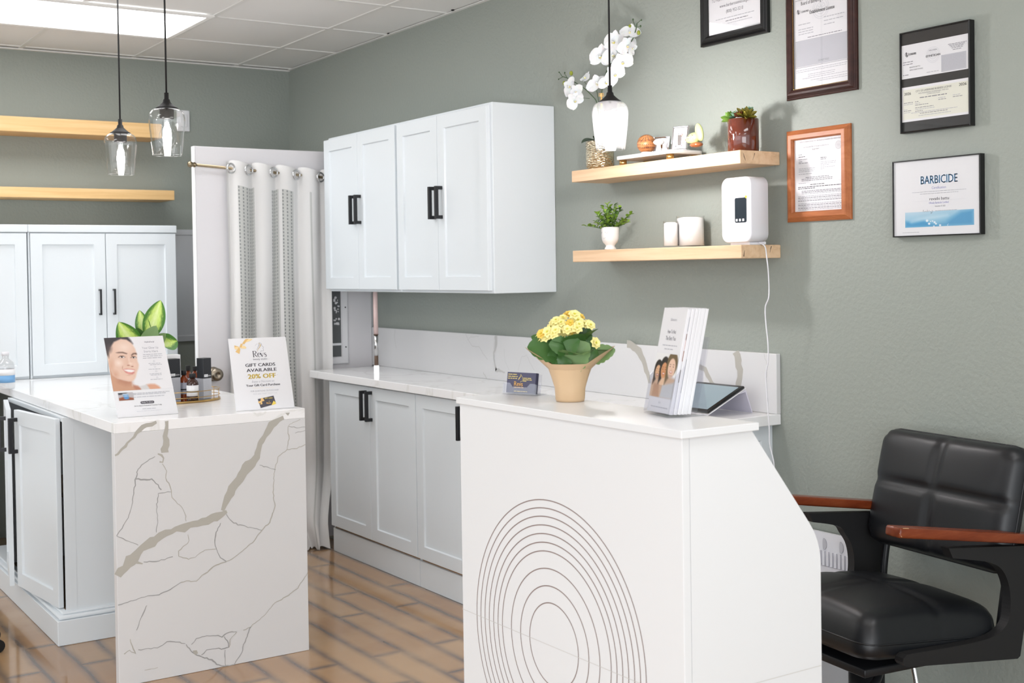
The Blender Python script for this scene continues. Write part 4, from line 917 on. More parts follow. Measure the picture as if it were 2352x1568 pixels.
# C: orange wood frame
t = thing('picture_frame', 'orange-brown wood frame with a typed permit, below the dark wood frame', 'framed permit', (XW, 2.8, 1.545))
fr, w, h = wframe(2.940, 1.5445, 2.667, 1.8465); inn = .033
mb = MB(); mb.rings(fr, w, h, [(0, 0), (0, .006), (.003, .008), (.004, .010), (.007, .011), (.008, .013), (.011, .014), (.012, .016), (.016, .018), (.029, .018), (.033, .012), (.033, .004)], 'orange_wood', fill=False); mb.build('frame', t)
mb = MB(); mb.fbox(fr, inn-.002, inn-.002, .001, w-inn+.002, h-inn+.002, .004, 'paper'); p = fr.at(0, 0, .0041); x0, x1 = inn+.018, w-inn-.004; c = w/2
T_ = lambda y: h-inn-y
mb.text(p, c+.01, T_(.010), .0062, 'DISPLAY CONSPICUOUSLY AT THE PLACE OF BUSINESS FOR WHICH ISSUED', 'ink', 'c', width=x1-x0-.004)
mb.rings(p.at(x0-.004, h-.175, 0), x1-x0+.008, .175-inn-.014, [(0, .0002), (.0008, .0002)], 'ink_pale', fill=False)
mb.text(p, c-.01, T_(.028), .0062, 'CALIFORNIA DEPARTMENT OF TAX AND FEE ADMINISTRATION', 'ink_mid', 'c', width=.11); mb.text(p, c-.01, T_(.037), .0062, "SELLER'S PERMIT", 'ink', 'c', width=.03); seal(mb, p, x1-.014, T_(.030), .013, 'ink_mid')
for i, (y, a, b, m_) in enumerate([(.050, 0, .02, 'ink_mid'), (.057, 0, .03, 'ink'), (.066, 0, .038, 'ink_mid'), (.073, 0, .02, 'ink_mid'), (.078, 0, .045, 'ink_mid'), (.066, .095, .12, 'ink'), (.071, .095, .122, 'ink_mid'), (.080, .095, .16, 'ink_light'), (.085, .095, .16, 'ink_light'), (.090, .095, .13, 'ink_light'), (.097, .095, .155, 'ink_light'), (.102, .095, .11, 'ink_light'), (.096, 0, .075, 'ink_light'), (.101, 0, .07, 'ink_light'), (.106, 0, .065, 'ink_light'), (.114, 0, .06, 'ink_light'),
      (.126, .03, .13, 'ink_mid'), (.131, .012, .145, 'ink_mid'), (.136, .012, .145, 'ink_mid'), (.144, 0, .03, 'ink_light'), (.150, .05, .115, 'ink')]): mb.greek(p, x0+a, min(x1, x0+b), T_(y), .0032, m_, i+2)
for y in (.157, .162): mb.greek(p, x0-.004, x1 if y < .16 else x0+.07, T_(y), .0034, 'ink', 3)
for y in (.170, .1745, .179, .187, .192, .197, .202, .211, .216, .221, .226, .231): mb.greek(p, x0+(.012 if y < .18 else -.004), x1, T_(y), .0032, 'ink_light' if int(y*1000) % 2 else 'ink_mid', int(y*999))
mb.build('permit', t)
# D: black frame with two licenses
t = thing('picture_frame', 'black frame holding two licenses one above the other, upper right of the wall', 'framed licenses', (XW, 2.34, 1.79))
fr, w, h = wframe(2.462, 1.7915, 2.217, 2.0915)
mb = MB(); mb.rings(fr, w, h, [(0, 0), (0, .022), (.003, .024), (.0045, .023), (.0045, .018)], 'black_frame', fill=True); mb.build('frame', t)
mb = MB(); p = fr.at(0, 0, .0185); x0, x1 = .0055, w-.006
def dz(v): return h*(1-v)
yA1, yA0, yB1, yB0 = dz(.128), dz(.462), dz(.545), dz(.890)
mb.flat(p, [(x0, yA0), (x1, yA0), (x1, yA1), (x0, yA1)], 0, 'paper')
bearmark(mb, p, x0+.018, yA1-.036, .015); mb.text(p, x0+.027, yA1-.032, .009, 'CONSUMER', 'ink', 'l', width=.026, bold=.0002)
seal(mb, p, .118, yA1-.042, .023); mb.text(p, .118, yA1-.047, .0085, 'ESTHETICIAN', 'ink', 'c', width=.05, bold=.0002); mb.text(p, .118, yA1-.030, .005, 'BOARD OF BARBERING', 'ink_mid', 'c', width=.028)
for i, y in enumerate((.022, .026, .030, .034, .039)): mb.greek(p, .170+i*.004, x1-.006-i*.004, yA1-y, .0026, 'ink_mid', i)
mb.flat(p, [(.146, yA0+.003), (x1-.008, yA0+.003), (x1-.008, yA0+.052), (.146, yA0+.052)], .0002, 'grey_paper')
for i in range(10): mb.greek(p, .148, x1-.012, yA0+.046-i*.0042, .0026, 'ink_light', i+5, .0004)
for y, a, b, m_ in ((.052, .010, .050, 'ink_mid'), (.059, .010, .045, 'ink_mid'), (.090, .010, .030, 'ink_mid'), (.092, .095, .138, 'ink_light')): mb.greek(p, a, b, yA1-y, .0032, m_, 3)
mb.text(p, .034, yA1-.070, .0055, 'REVATHI BATTU', 'ink', 'l', width=.038); mb.text(p, .034, yA1-.078, .0055, 'SKIN CARE STUDIO', 'ink', 'l', width=.048)
mb.flat(p, [(x0, yB0), (x1, yB0), (x1, yB1), (x0, yB1)], 0, 'paper'); mb.flat(p, [(x0+.004, yB0+.007), (x1-.002, yB0+.007), (x1-.002, yB1-.008), (x0+.004, yB1-.008)], .0002, 'cream_paper')
mb.text(p, .014, yB1-.024, .0115, '2026', 'ink', 'l', width=.024, bold=.0002); mb.text(p, w-.014, yB1-.020, .0115, '2026', 'ink', 'r', width=.025, bold=.0002)
mb.text(p, .118, yB1-.019, .0080, 'CITY OF LIVERMORE BUSINESS LICENSE', 'ink', 'c', width=.125); mb.text(p, .118, yB1-.0255, .0055, 'NON-TRANSFERABLE OR ASSIGNABLE - POST IN A', 'ink_mid', 'c', width=.105); mb.text(p, .118, yB1-.0305, .0055, 'CONSPICUOUS PLACE', 'ink_mid', 'c', width=.045); mb.greek(p, .07, .165, yB1-.038, .004, 'ink_mid', 3)
for i, (y, a, b) in enumerate([(.048, .012, .045), (.053, .012, .048), (.048, .053, .065), (.053, .053, .075), (.058, .053, .10), (.046, .135, .16), (.051, .135, .165), (.044, .185, .21), (.049, .185, .217), (.068, .012, .025), (.072, .012, .04), (.077, .012, .035), (.066, .053, .118), (.071, .053, .125), (.076, .053, .08), (.080, .038, .20), (.084, .07, .17), (.090, .065, .178)]): mb.greek(p, a, b, yB1-y, .0028, 'ink_light' if i % 2 else 'ink_mid', i)
mb.build('licenses', t)
mb = MB(); mb.fbox(fr, .0046, .0046, .0200, w-.0046, h-.0046, .0208, 'picture_glass'); mb.build('glass', t)
# E: thin black frame with blue certificate
t = thing('picture_frame', 'thin black landscape frame with a white and blue certificate, lowest on the right', 'framed certificate', (XW, 2.34, 1.48))
fr, w, h = wframe(2.4945, 1.4815, 2.187, 1.7100)
mb = MB(); mb.rings(fr, w, h, [(0, 0), (0, .020), (.001, .0212), (.0034, .0212), (.0034, .016)], 'black_frame', fill=True); mb.build('frame', t)
mb = MB(); p = fr.at(0, 0, .0165); mb.flat(p, [(.0035, .0035), (w-.0035, .0035), (w-.0035, h-.0035), (.0035, h-.0035)], 0, 'paper'); c = w*.50
def E_(x, y):   # zoomed photo coords to frame coords
    q_ = onx(2050+x/7.126, 340+y/7.126, XW-.0165); return 2.4945-q_.y, q_.z-1.4815
x0, yb = E_(467, 600); x1, _ = E_(1068, 560)
mb.text(p, (x0+x1)/2, yb+.001, .0345, 'BARBICIDE', 'blue_ink', 'c', width=x1-x0, bold=.0005)
for s_, a, b, ht, m_ in [('Certification', (645, 668), (877, 655), .0105, 'violet_ink'), ('revathi battu', (610, 852), (928, 838), .0125, 'ink'), ('Officially Barbicide Certified', (598, 912), (922, 898), .0085, 'violet_ink'), ('November 27, 2025', (700, 960), (868, 952), .006, 'ink_mid')]:
    q1 = E_(*a); q2 = E_(*b); mb.text(p, (q1[0]+q2[0])/2, (q1[1]+q2[1])/2, ht, s_, m_, 'c', width=q2[0]-q1[0])
for a, b in [((325, 735), (1215, 672)), ((455, 760), (1080, 715)), ((170, 1385), (440, 1385)), ((700, 1025), (1070, 1012))]:
    q1 = E_(*a); q2 = E_(*b); mb.greek(p, q1[0], q2[0], (q1[1]+q2[1])/2, .0024, 'ink_light', 3)
for a, b in [((330, 880), (600, 862)), ((935, 845), (1200, 822))]: mb.rib(p, [E_(*a), E_(*b)], .0006, 'ink_pale')
mb.rib(p, [E_(x, y) for x, y in [(500, 1045), (510, 1010), (520, 1045), (545, 1030), (560, 1045), (575, 1010), (580, 1045), (600, 1025), (625, 1040), (640, 1070), (650, 1020), (665, 1035), (630, 1075)]], .0007, 'ink_mid', sub=3)
cert = mb.build('certificate', t)
P = Paint(150, 40, (232, 236, 242)); 
gy = lambda a: (1-a)
P.poly([(0, .05), (.3, .2), (.5, .12), (.65, .02), (.8, .1), (1, -.2), (1, 1), (0, 1)], (178, 214, 234), .25, 1, .25)
P.poly([(0, .55), (.2, .5), (.38, .42), (.55, .25), (.68, .2), (.75, .15), (1, .1), (1, 1), (0, 1)], (120, 186, 220), .2, 1, .25)
P.poly([(0, .58), (.1, .63), (.28, .55), (.42, .85), (.5, 1.0), (0, 1)], (72, 158, 208), .03, 1, .25); P.poly([(.40, .9), (.6, .75), (.68, .5), (.75, .3), (.82, .1), (1, .02), (1, 1), (.4, 1)], (84, 160, 206), .04, 1, .25)
P.poly([(.1, .64), (.3, .48), (.5, .42), (.62, .3), (.4, .36), (.2, .5)], (222, 238, 246), .05, .8, .25)
R = random.Random(3)
for (x, y, r) in [(.33, .6, .022), (.36, .8, .02), (.44, .72, .018), (.46, .82, .016), (.52, .93, .018), (.43, .97, .012), (.38, .66, .01), (.41, .64, .012), (.63, .94, .008), (.64, .86, .005)]: P.ell(x, y, r, r*4.2, (236, 244, 250), .3)
a = E_(212, 1305); b = E_(1340, 1262); tp = E_(212, 1058)
P.build('wave_print', t, Fr(p.pt(a[0], a[1], .0), p.u, p.v, p.n), b[0]-a[0], tp[1]-a[1], .0003)
mb = MB(); mb.fbox(fr, .0035, .0035, .0182, w-.0035, h-.0035, .0190, 'picture_glass'); mb.build('glass', t)

# ================================================================ FLOATING SHELVES ON THE RIGHT WALL
SY0, SY1 = 2.978, 3.914
Z1, Z2 = 1.783, 1.4715
for z, lab in ((Z1, 'chunky pale wood floating shelf on the right wall, the upper one'), (Z2, 'chunky pale wood floating shelf on the right wall, the lower one')):
    mb = MB(); mb.bev(XYZ, 2.875, SY0, z-.0445, XW-.0005, SY1, z, .0025, 'maple_y', 2, False)
    fr = Fr((0, SY0-.0003, z-.0445), (1, 0, 0), (0, 0, 1), (0, -1, 0))
    if z == Z1: mb.rib(fr, [(2.888, .034), (2.892, .022), (2.898, .010)], [.001, .003, .001], 'brown_band', .0001); mb.rib(fr, [(2.940, .036), (2.936, .026), (2.930, .012)], [.003, .0014, .0008], 'brown_band', .0001)
    else: mb.rib(fr, [(2.885, .006), (2.889, .026)], [.004, .001], 'brown_band', .0001); mb.rib(fr, [(3.005, .018), (3.012, .040), (3.006, .03)], [.001, .003, .001], 'brown_band', .0001)
    tag(mb.build('floating_shelf'), lab, 'shelf', 'pale wood shelves on the right wall')
S1 = Z1+.0004; S2 = Z2+.0004
def sy(px, py, X=2.96): return onx(px, py, X).y
# ---- hammered pot and orchid
yc = sy(1378, 360, 2.965); O = V((2.965, yc, S1))
t = thing('potted_orchid', 'white orchid in a hammered metallic pot at the left end of the upper shelf', 'potted orchid', O)
mb = MB(); mb.lathe(O, [(0, 0), (.048, 0), (.0485, .010), (.055, .012), (.055, .112), (.0525, .112), (.052, .09), (0, .09)], 'hammered', 40); mb.build('pot', t)
def op(px, py, dx=0): return onx(px, py, 2.972+dx)
mb = MB(); base = O+V((0, 0, .085))
mb.tube([base, op(1382, 300), op(1380, 255), op(1382, 215), op(1388, 180), op(1400, 150), op(1425, 120), op(1450, 95), op(1460, 70), op(1463, 55)], .0021, 'stem', 8, sub=5)
mb.tube([base+V((0, .01, 0)), op(1376, 300), op(1372, 240), op(1358, 218), op(1338, 200), op(1322, 190), op(1305, 180), op(1292, 176)], .0018, 'stem', 8, sub=5)
mb.tube([op(1376, 250), op(1374, 225), op(1370, 205)], .0014, 'stem', 6); mb.tube([op(1346, 205), op(1348, 195), op(1340, 185)], .001, 'stem', 6)
for a, b in [((1460, 62), (1454, 48)), ((1462, 55), (1472, 46)), ((1460, 64), (1470, 60)), ((1303, 179), (1296, 168)), ((1292, 177), (1284, 181)), ((1292, 177), (1285, 166)), ((1310, 182), (1318, 175)), ((1340, 225), (1354, 226))]: mb.tube([op(*a), op(*b)], .0011, 'stem', 6)
mb.tube([op(1382, 262), op(1381, 215)], .0034, 'ribbon_gold', 8)
mb.build('stem', t)
mb = MB(); mb.tube([op(1381, 222), op(1381, 214)], .006, 'ribbon_gold', 8)
for s_ in (-1, 1): mb.tube([op(1381, 218), op(1381+s_*5, 214), op(1381+s_*6, 221), op(1381, 218)], .0012, 'ribbon_gold', 6)
mb.build('clip', t)
for x, y, r in [(1447, 61, .0085), (1467, 75, .0085), (1312, 168, .009), (1296, 191, .009), (1454, 45, .004), (1473, 46, .0035), (1471, 60, .0045), (1284, 166, .003), (1297, 167, .0035), (1283, 182, .003)]:
    mb = MB(); c = op(x, y, -.004); mb.ball(c, (r*.8, r*.8, r*1.05), 'bud' if r > .006 else 'stem', 12, 8); mb.build('bud', t)
def orch_petal(w): return lambda t_: (max(0, math.sin(math.pi*min(1, t_)**.75))**.62 if 0 < t_ < 1 else 0)
def orchid(px, py, s, rot, yaw=0, pit=0, dx=-.012):
    c = op(px, py, dx); n = V((-1, -.55, 0)).normalized(); n = Matrix.Rotation(yaw, 3, 'Z') @ n; side = n.cross(V((0, 0, 1))).normalized(); n = Matrix.Rotation(pit, 3, side) @ n
    side = n.cross(V((0, 0, 1))).normalized(); up = side.cross(n).normalized(); mb = MB()
    for k, (a, L, wd) in enumerate([(90, .040, .030), (212, .038, .026), (328, .038, .026), (8, .043, .050), (172, .043, .050)]):
        a = math.radians(a+rot); d = side*math.cos(a)+up*math.sin(a)+n*.12
        mb.leaf(c+n*(.0015 if k > 2 else 0), d, n, L*s, wd*s, 'petal', bend=-.25 if k < 3 else .35, fold=.05, n=8, k=3, shape=orch_petal(0), wav=.05, seed=k)
    for a in (60, 120, 270): 
        a = math.radians(a+rot); d = side*math.cos(a)+up*math.sin(a)+n*.9; mb.leaf(c+n*.003, d, n, .014*s, .012*s, 'petal', bend=-1.2, fold=.2, n=5, k=2)
    mb.ball(c+n*.006*s, .0045*s, 'petal_center', 8, 6); mb.ball(c+n*.010*s+up*.003, .003*s, 'petal', 8, 6)
    mb.build('flower', t)
for a in [(1447, 76, 1.0, 10, .3, .5), (1412, 98, 1.25, 15, -.2, 0), (1440, 106, 1.0, -30, .8, -.3), (1452, 112, .7, -60, 1.2, 0), (1382, 132, 1.35, 8, -.1, 0), (1410, 130, 1.2, -10, .1, .2), (1430, 145, 1.1, -30, .5, -.2), (1414, 172, 1.1, -40, .2, -.3), (1394, 192, .9, 0, 0, .1),
          (1373, 195, 1.15, -20, .1, .4), (1345, 180, .8, 20, -.6, .6), (1310, 200, 1.05, -60, -.5, .1), (1325, 212, .9, -30, -.3, 0), (1322, 232, 1.0, -40, .2, -.3)]: orchid(*a)
for d, L in [((-.25, 1, .55), .16), ((.05, -1, .3), .12), ((-.5, -.5, .6), .11)]:
    mb = MB(); mb.leaf(O+V((0, 0, .105)), d, (0, 0, 1), L*.6, .048, 'dark_leaf', bend=.9, fold=.2, n=10, k=3); mb.build('leaf', t)
# ---- white tray board on gold feet
P1 = onx(1425, 372, 2.90); y_l, y_r = sy(1418, 370, 2.90), sy(1612, 350, 2.99)
t = thing('tray_board', 'white marble board on short gold feet on the upper shelf', 'board', (2.96, (y_l+y_r)/2, S1))
BZ = S1+.020; yr_ = sy(1542, 352, 2.885)
mb = MB(); mb.prism(Fr((2.886, y_l, BZ), (0, -1, 0), (1, 0, 0), (0, 0, 1)), rrect(y_l-yr_, .155, .022), 0, .014, 'ceramic', True); mb.build('board', t)
for x, y in ((2.905, y_l-.028), (2.905, yr_+.03), (3.020, y_l-.028), (3.020, yr_+.03)):
    mb = MB(); mb.cyl((x, y, S1), (x, y, BZ-.0003), .014, 'gold', 20); mb.build('foot', t)
BT = BZ+.0145
# carved ball
c = V((2.930, sy(1485, 335, 2.93), BT+.0365)); t = thing('carved_ball', 'round carved wooden tea light holder with leaf cut-outs on the white board', 'candle holder', c-V((0, 0, .0365)))
mb = MB(); mb.ball(c, .035, 'carved_wood', 28, 18); mb.lathe(c-V((0, 0, .0364)), [(0, 0), (.017, 0), (.020, .004), (.018, .008)], 'ceramic', 24); mb.build('body', t)
mb = MB(); q0 = (V((0, 0, CAM_H))-c).normalized(); sd = q0.cross(V((0, 0, 1))).normalized(); u2 = sd.cross(q0)
for i in range(-5, 6):
    for el_, s_ in ((-.35, .0026), (-.05, .0018)):
        d = (q0*math.cos(i*.22)*math.cos(el_)+sd*math.sin(i*.22)*math.cos(el_)+u2*math.sin(el_)).normalized(); mb.ball(c+d*.0347, (.0013, .0013, s_), 'bag_purple', 6, 5)
for pts in ([(-.25, 1.2), (-.2, .7), (-.3, .3)], [(.1, 1.2), (.4, .6), (.7, .2)], [(.05, .9), (.15, .5), (.1, .3)]):
    mb.tube([c+(q0*math.cos(a)*math.cos(e)+sd*math.sin(a)*math.cos(e)+u2*math.sin(e)).normalized()*.0350 for a, e in pts], .0009, 'bag_purple', 6, sub=4)
mb.build('carving', t)
# two small picture stands
def stand(px, pyb, w, h, X, label, kind, yaw=.45):
    b = V((X, sy(px, pyb, X), BT)); t = thing('photo_stand', label, 'photo frame', b); u = Matrix.Rotation(yaw, 3, 'Z') @ V((0, -1, 0)); n = u.cross(V((0, 0, 1))); n = n if n.x < 0 else -n; th = .28
    up = V((0, 0, 1))*math.cos(th)-n*math.sin(th); nn = n*math.cos(th)+V((0, 0, 1))*math.sin(th); fr = Fr(b+n*.008, u, up, nn)
    mb = MB(); mb.rings(fr.at(-w/2, .0005, 0), w, h, [(0, -.003), (0, .003), (.0025, .004), (.005, .003), (.006, .001)], 'chrome', fill=False); mb.prism(Fr(b+n*.006, -n, (0, 0, 1), u), [(0, .0005), (.030, .0005), (.004, h*.6)], -.006, .006, 'chrome'); mb.build('frame', t)
    P = Paint(40, 56, (236, 236, 240)); R = random.Random(kind)
    if kind == 1:
        for i in range(60): P.ell(R.uniform(.2, .85), R.uniform(.15, .75), R.uniform(.015, .04), R.uniform(.02, .06), R.choice([(206, 60, 90), (236, 210, 70), (120, 130, 120), (230, 150, 170), (90, 96, 100)]), .5, .8)
        P.ell(.25, .88, .12, .05, (110, 110, 115), .7); P.ell(.7, .86, .06, .03, (200, 50, 80), .5)
    else:
        P.ell(.45, .45, .25, .2, (214, 214, 214), .6); P.ell(.5, .3, .08, .05, (200, 200, 205), .6); P.ell(.3, .85, .12, .06, (190, 90, 110), .5)
    P.build('picture', t, fr.at(-w/2+.006, .0065, .0015), w-.012, h-.013)
stand(1519, 345, .066, .068, 2.990, 'small silver framed picture with a pale print, left of the taller one', 2)
stand(1561, 343, .062, .092, 2.955, 'small upright silver framed card with a colourful floral print', 1)
# glass bird-like mushroom ornament
c = V((2.905, sy(1523, 345, 2.925), BT)); t = thing('mushroom_ornament', 'tiny cream ceramic mushroom ornament between the wooden ball and the framed card', 'ornament', c)
mb = MB(); mb.lathe(c, [(0, 0), (.012, 0), (.011, .005), (.0075, .016), (.0075, .026), (0, .026)], 'ceramic', 16); mb.build('foot', t)
mb = MB(); mb.ball(c+V((0, 0, .033)), (.020, .020, .011), 'ceramic', 20, 10); mb.build('cap', t)
# green ceramic bird on a brown base
c = V((2.935, sy(1597, 345, 2.935), BT)); t = thing('ceramic_bird', 'pale green ceramic bird with a raised tail on a glossy brown base', 'ornament', c)
uu = V((0, -1, 0)); mb = MB(); mb.ball(c+V((0, 0, .010))+uu*.006, (.019, .028, .0098), 'ceramic_brown', 20, 10); mb.build('base', t)
mb = MB(); mb.ball(c+V((0, 0, .034))-uu*.006, (.019, .028, .020), 'ceramic_green', 22, 14); mb.ball(c+V((0, 0, .031))-uu*.029, (.013, .014, .013), 'ceramic_green', 16, 10)
mb.ball(c+V((0, 0, .052))+uu*.022, (.010, .018, .033), 'ceramic_green', 20, 14, Fr((0, 0, 0), (1, 0, 0), (0, math.cos(-.35), math.sin(-.35)), (0, -math.sin(-.35), math.cos(-.35))))
R = random.Random(2)
for i in range(9): a = R.uniform(0, 6.28); d = V((-1, R.uniform(-.9, .5), R.uniform(-.2, .9))).normalized(); mb.ball(c+V((0, 0, .034))-uu*.006+V((d.x*.019, d.y*.028, d.z*.020)), .0014, 'ink', 6, 4)
mb.build('body', t)
mb = MB(); mb.ball(c+V((-.004, 0, .031))-uu*.043, (.003, .005, .003), 'bag_brown', 8, 6); mb.build('beak', t)
# ---- brown glazed pot with succulents
yc = sy(1707, 310, 2.955); O = V((2.955, yc, S1)); t = thing('succulent_pot', 'glossy brown cylindrical pot of succulents at the near end of the upper shelf', 'potted succulent', O)
mb = MB(); mb.lathe(O, [(0, 0), (.0505, 0), (.052, .002), (.052, .110), (.0505, .1115), (.0485, .110), (.048, .102), (0, .102)], 'brown_glaze', 48); mb.build('pot', t)
mb = MB(); mb.lathe(O+V((0, 0, .1025)), [(0, .006), (.03, .004), (.0475, 0)], 'soil', 24, jit=lambda a, j, r: 1+.05*math.sin(a*9)); mb.build('soil', t)
sv = -V((0, 1, 0)); sf = V((-1, 0, 0))
def rosette(c, L, wd, m_, axis, rings=((6, .25), (5, .8), (3, 1.25)), thick=.35):
    c = O+(c-O)*1.08+V((0, 0, .005)); L *= 1.25; wd *= 1.25
    mb = MB(); ax = V(axis).normalized(); a = ax.cross(V((.2, .9, .1))).normalized(); b = ax.cross(a)
    for r_, (k, el_) in enumerate(rings):
        for i in range(k):
            an = 2*math.pi*i/k+r_*.6; d = (a*math.cos(an)+b*math.sin(an))*math.cos(el_)+ax*math.sin(el_)
            mb.leaf(c, d, ax, L*(1-.15*r_), wd, m_, bend=-.5, fold=thick, n=6, k=2, shape=lambda q_: (math.sin(math.pi*q_**.8)**.6 if 0 < q_ < 1 else 0)); mb.leaf(c-ax*.002, d, ax, L*(1-.15*r_), wd*.9, m_, bend=-.5, fold=thick*.3, n=6, k=2)
    mb.build('rosette', t)
rosette(O+sv*-.034+V((-.02, 0, .099)), .030, .014, 'succulent_green', sv*-.6+V((0, 0, 1)))
rosette(O+sv*-.014+V((-.02, 0, .106)), .020, .012, 'succulent_blue', V((-.5, 0, 1)))
rosette(O+sv*-.006+V((.01, 0, .112)), .020, .011, 'succulent_blue', V((-.3, 0, 1)))
rosette(O+sv*.012+V((.01, 0, .118)), .022, .013, 'succulent_blue', sv*.3+V((-.5, 0, 1)))
rosette(O+sv*-.022+V((.0, 0, .110)), .018, .010, 'succulent_green', V((-.3, 0, 1)))
rosette(O+sv*.030+V((-.018, 0, .100)), .036, .015, 'succulent_red', sv*.7+V((-.3, 0, 1)))
rosette(O+sv*.016+V((-.026, 0, .104)), .022, .010, 'succulent_rust', sv*.3+V((-.5, 0, 1)))
# ---- lower shelf: face pot
yc = sy(1402, 570, 2.935); O = V((2.935, yc, S2)); t = thing('face_pot_plant', 'small leafy plant in a white smiling face pot on the lower shelf', 'potted plant', O)
mb = MB(); mb.lathe(O, [(0, 0), (.0215, 0), (.0225, .004), (.019, .010), (.0165, .014), (.020, .020), (.028, .028), (.0325, .040), (.034, .055), (.034, .082), (.0325, .0865), (.030, .085), (.030, .072), (0, .072)], 'ceramic', 40); pot = mb.build('pot', t)
q0 = (V((0, 0, CAM_H))-O); q0.z = 0; q0.normalize(); sd = V((0, 0, 1)).cross(q0).normalized()
def onpot(a, z, r=.0343): d = q0*math.cos(a)+sd*math.sin(a); return O+d*r+V((0, 0, z))
mb = MB()
for a0 in (-.42, -1.35): mb.tube([onpot(a0+x, .0625+.006*(x/.22)**2) for x in [-.22, -.15, -.07, 0, .07, .15, .22]], .0006, 'ceramic_line', 6)
mb.tube([onpot(-.75+x, .043+.004*(x/.2)**2) for x in [-.2, -.1, 0, .1, .2]], .0004, 'ceramic_line', 6); mb.build('face', pot)
mb = MB(); mb.lathe(O+V((0, 0, .0725)), [(0, .003), (.029, 0)], 'soil', 20); mb.build('soil', t)
R = random.Random(21)
sprigs = [(-1.35, .1, .35, .085), (-.7, -.3, .9, .075), (-.35, -.5, 1.2, .085), (-.1, .2, 1.4, .09), (.2, -.4, 1.3, .085), (.5, .2, 1.1, .085), (.9, -.2, .75, .09), (.8, .3, .5, .07), (-.5, .5, .8, .07), (.1, -.9, .6, .055), (-.6, -.7, .3, .05), (.6, -.7, .4, .055), (-.2, -.8, .9, .06), (.3, .5, 1.0, .08), (1.0, -.3, .5, .065), (-.9, -.2, .6, .055), (0, 0, 1, .075)]
for i, (a, b, up, L) in enumerate(sprigs):
    d = (VR*a+VF*b*.6+V((0, 0, up))).normalized(); p0 = O+V((0, 0, .073))+(VR*a+VF*b)*.010; pts = [p0+d*L*f+V((0, 0, -.01*f*f*abs(a)+.012*f)) for f in (0, .35, .7, 1)]
    mb = MB(); mb.tube(pts, .001, 'green_leaf_dark', 6, sub=3)
    for k in range(13):
        f = .2+.8*k/12; p = p0+d*L*f+V((0, 0, .012*f-.01*f*f*abs(a))); az = R.uniform(0, 6.28); e = V((math.cos(az), math.sin(az), R.uniform(.0, .7)))*.9+d*.5
        mb.leaf(p, e, V((0, 0, 1)), R.uniform(.018, .026), R.uniform(.010, .014), 'green_leaf' if (R.random() < .35+.4*f) else 'green_leaf_dark', bend=.4, fold=.25, n=5, k=1, seed=k)
    mb.build('sprig', t)
# ---- glass jars of white salt
for k, (px, r, h, lab) in enumerate([(1541, .0265, .094, 'small glass jar of white bath salt, left of the larger jar'), (1586, .0500, .112, 'larger glass jar of white bath salt on the lower shelf')]):
    X = 2.925 if k == 0 else 2.995; yc = sy(px, 545, X); O = V((X, yc, S2)); t = thing('salt_jar', lab, 'jar', O)
    mb = MB(); mb.lathe(O, [(0, 0), (r, 0), (r+.001, .002), (r+.001, h), (r-.0008, h), (r-.0008, .006), (0, .006)], 'jar_glass', 40); mb.build('jar', t)
    mb = MB(); mb.lathe(O, [(0, .0065), (r-.0014, .0066), (r-.0014, h-.008), (r*.6, h-.004), (0, h-.003)], 'salt', 40, jit=lambda a, j, q_: 1-.012*abs(math.sin(a*11)) if j == 2 else 1); mb.build('salt', t)
# ---- white air device on the lower shelf
y0_, y1_ = sy(1657, 480, 2.905), 2.962; xf = 2.905; zb_ = S2+.0085; zt_ = onx(1730, 403, xf).z
t = thing('scent_diffuser', 'white rounded box device with a small dark display on the lower shelf', 'diffuser', (2.95, (y0_+y1_)/2, S2))
w = y0_-y1_; h = zt_-zb_; fr = Fr((xf, y0_, zb_), (0, -1, 0), (0, 0, 1), (-1, 0, 0)); D = .082
mb = MB(); out = rrect(w, h, .028, 8); n = len(out)
def inset(k): return [((x-w/2)*(1-2*k/w)+w/2, (y-h/2)*(1-2*k/h)+h/2) for x, y in out]
lay = [(inset(.004), -D), (out, -D+.004), (out, -.004), (inset(.0012), -.0012), (inset(.004), 0)]
vs = [fr.pt(x, y, c) for l, c in lay for x, y in l]
mb.add(vs, [(j*n+i, j*n+(i+1) % n, (j+1)*n+(i+1) % n, (j+1)*n+i) for j in range(4) for i in range(n)], 'white_plastic', True); mb.add(vs, [tuple(range(n))[::-1], tuple(range(4*n, 5*n))], 'white_plastic'); mb.build('housing', t)
a = onx(1688, 455, xf); b = onx(1715, 510, xf); ax, ay, bx, by = y0_-a.y, a.z-zb_, y0_-b.y, b.z-zb_
mb = MB(); mb.prism(fr, rrect(bx-ax, ay-by, .006, 5, ax, by), .0002, .0012, 'screen_dark')
for i in range(3): mb.prism(fr, rrect(.0085, .0085, .0015, 3, ax+.0045+i*.0125*(bx-ax)/.044, by+.004), .0012, .0016, 'white_plastic')
mb.build('display', t)
st = (bx-.001, ay+.002); mb = MB(); mb.flat(fr, [(st[0]+(.0065 if i % 2 == 0 else .0035)*math.cos(i*math.pi/4), st[1]+(.0065 if i % 2 == 0 else .0035)*math.sin(i*math.pi/4)) for i in range(8)], .0018, 'yellow'); mb.build('sticker', t)
mb = MB(); mb.fbox(fr, .03, -.0083, -.062, w-.02, 0-.0002, -.012, 'white_plastic'); mb.fbox(fr, w-.028, -.008, -.066, w+.0, 0.001, -.056, 'white_plastic'); mb.build('stand', t)
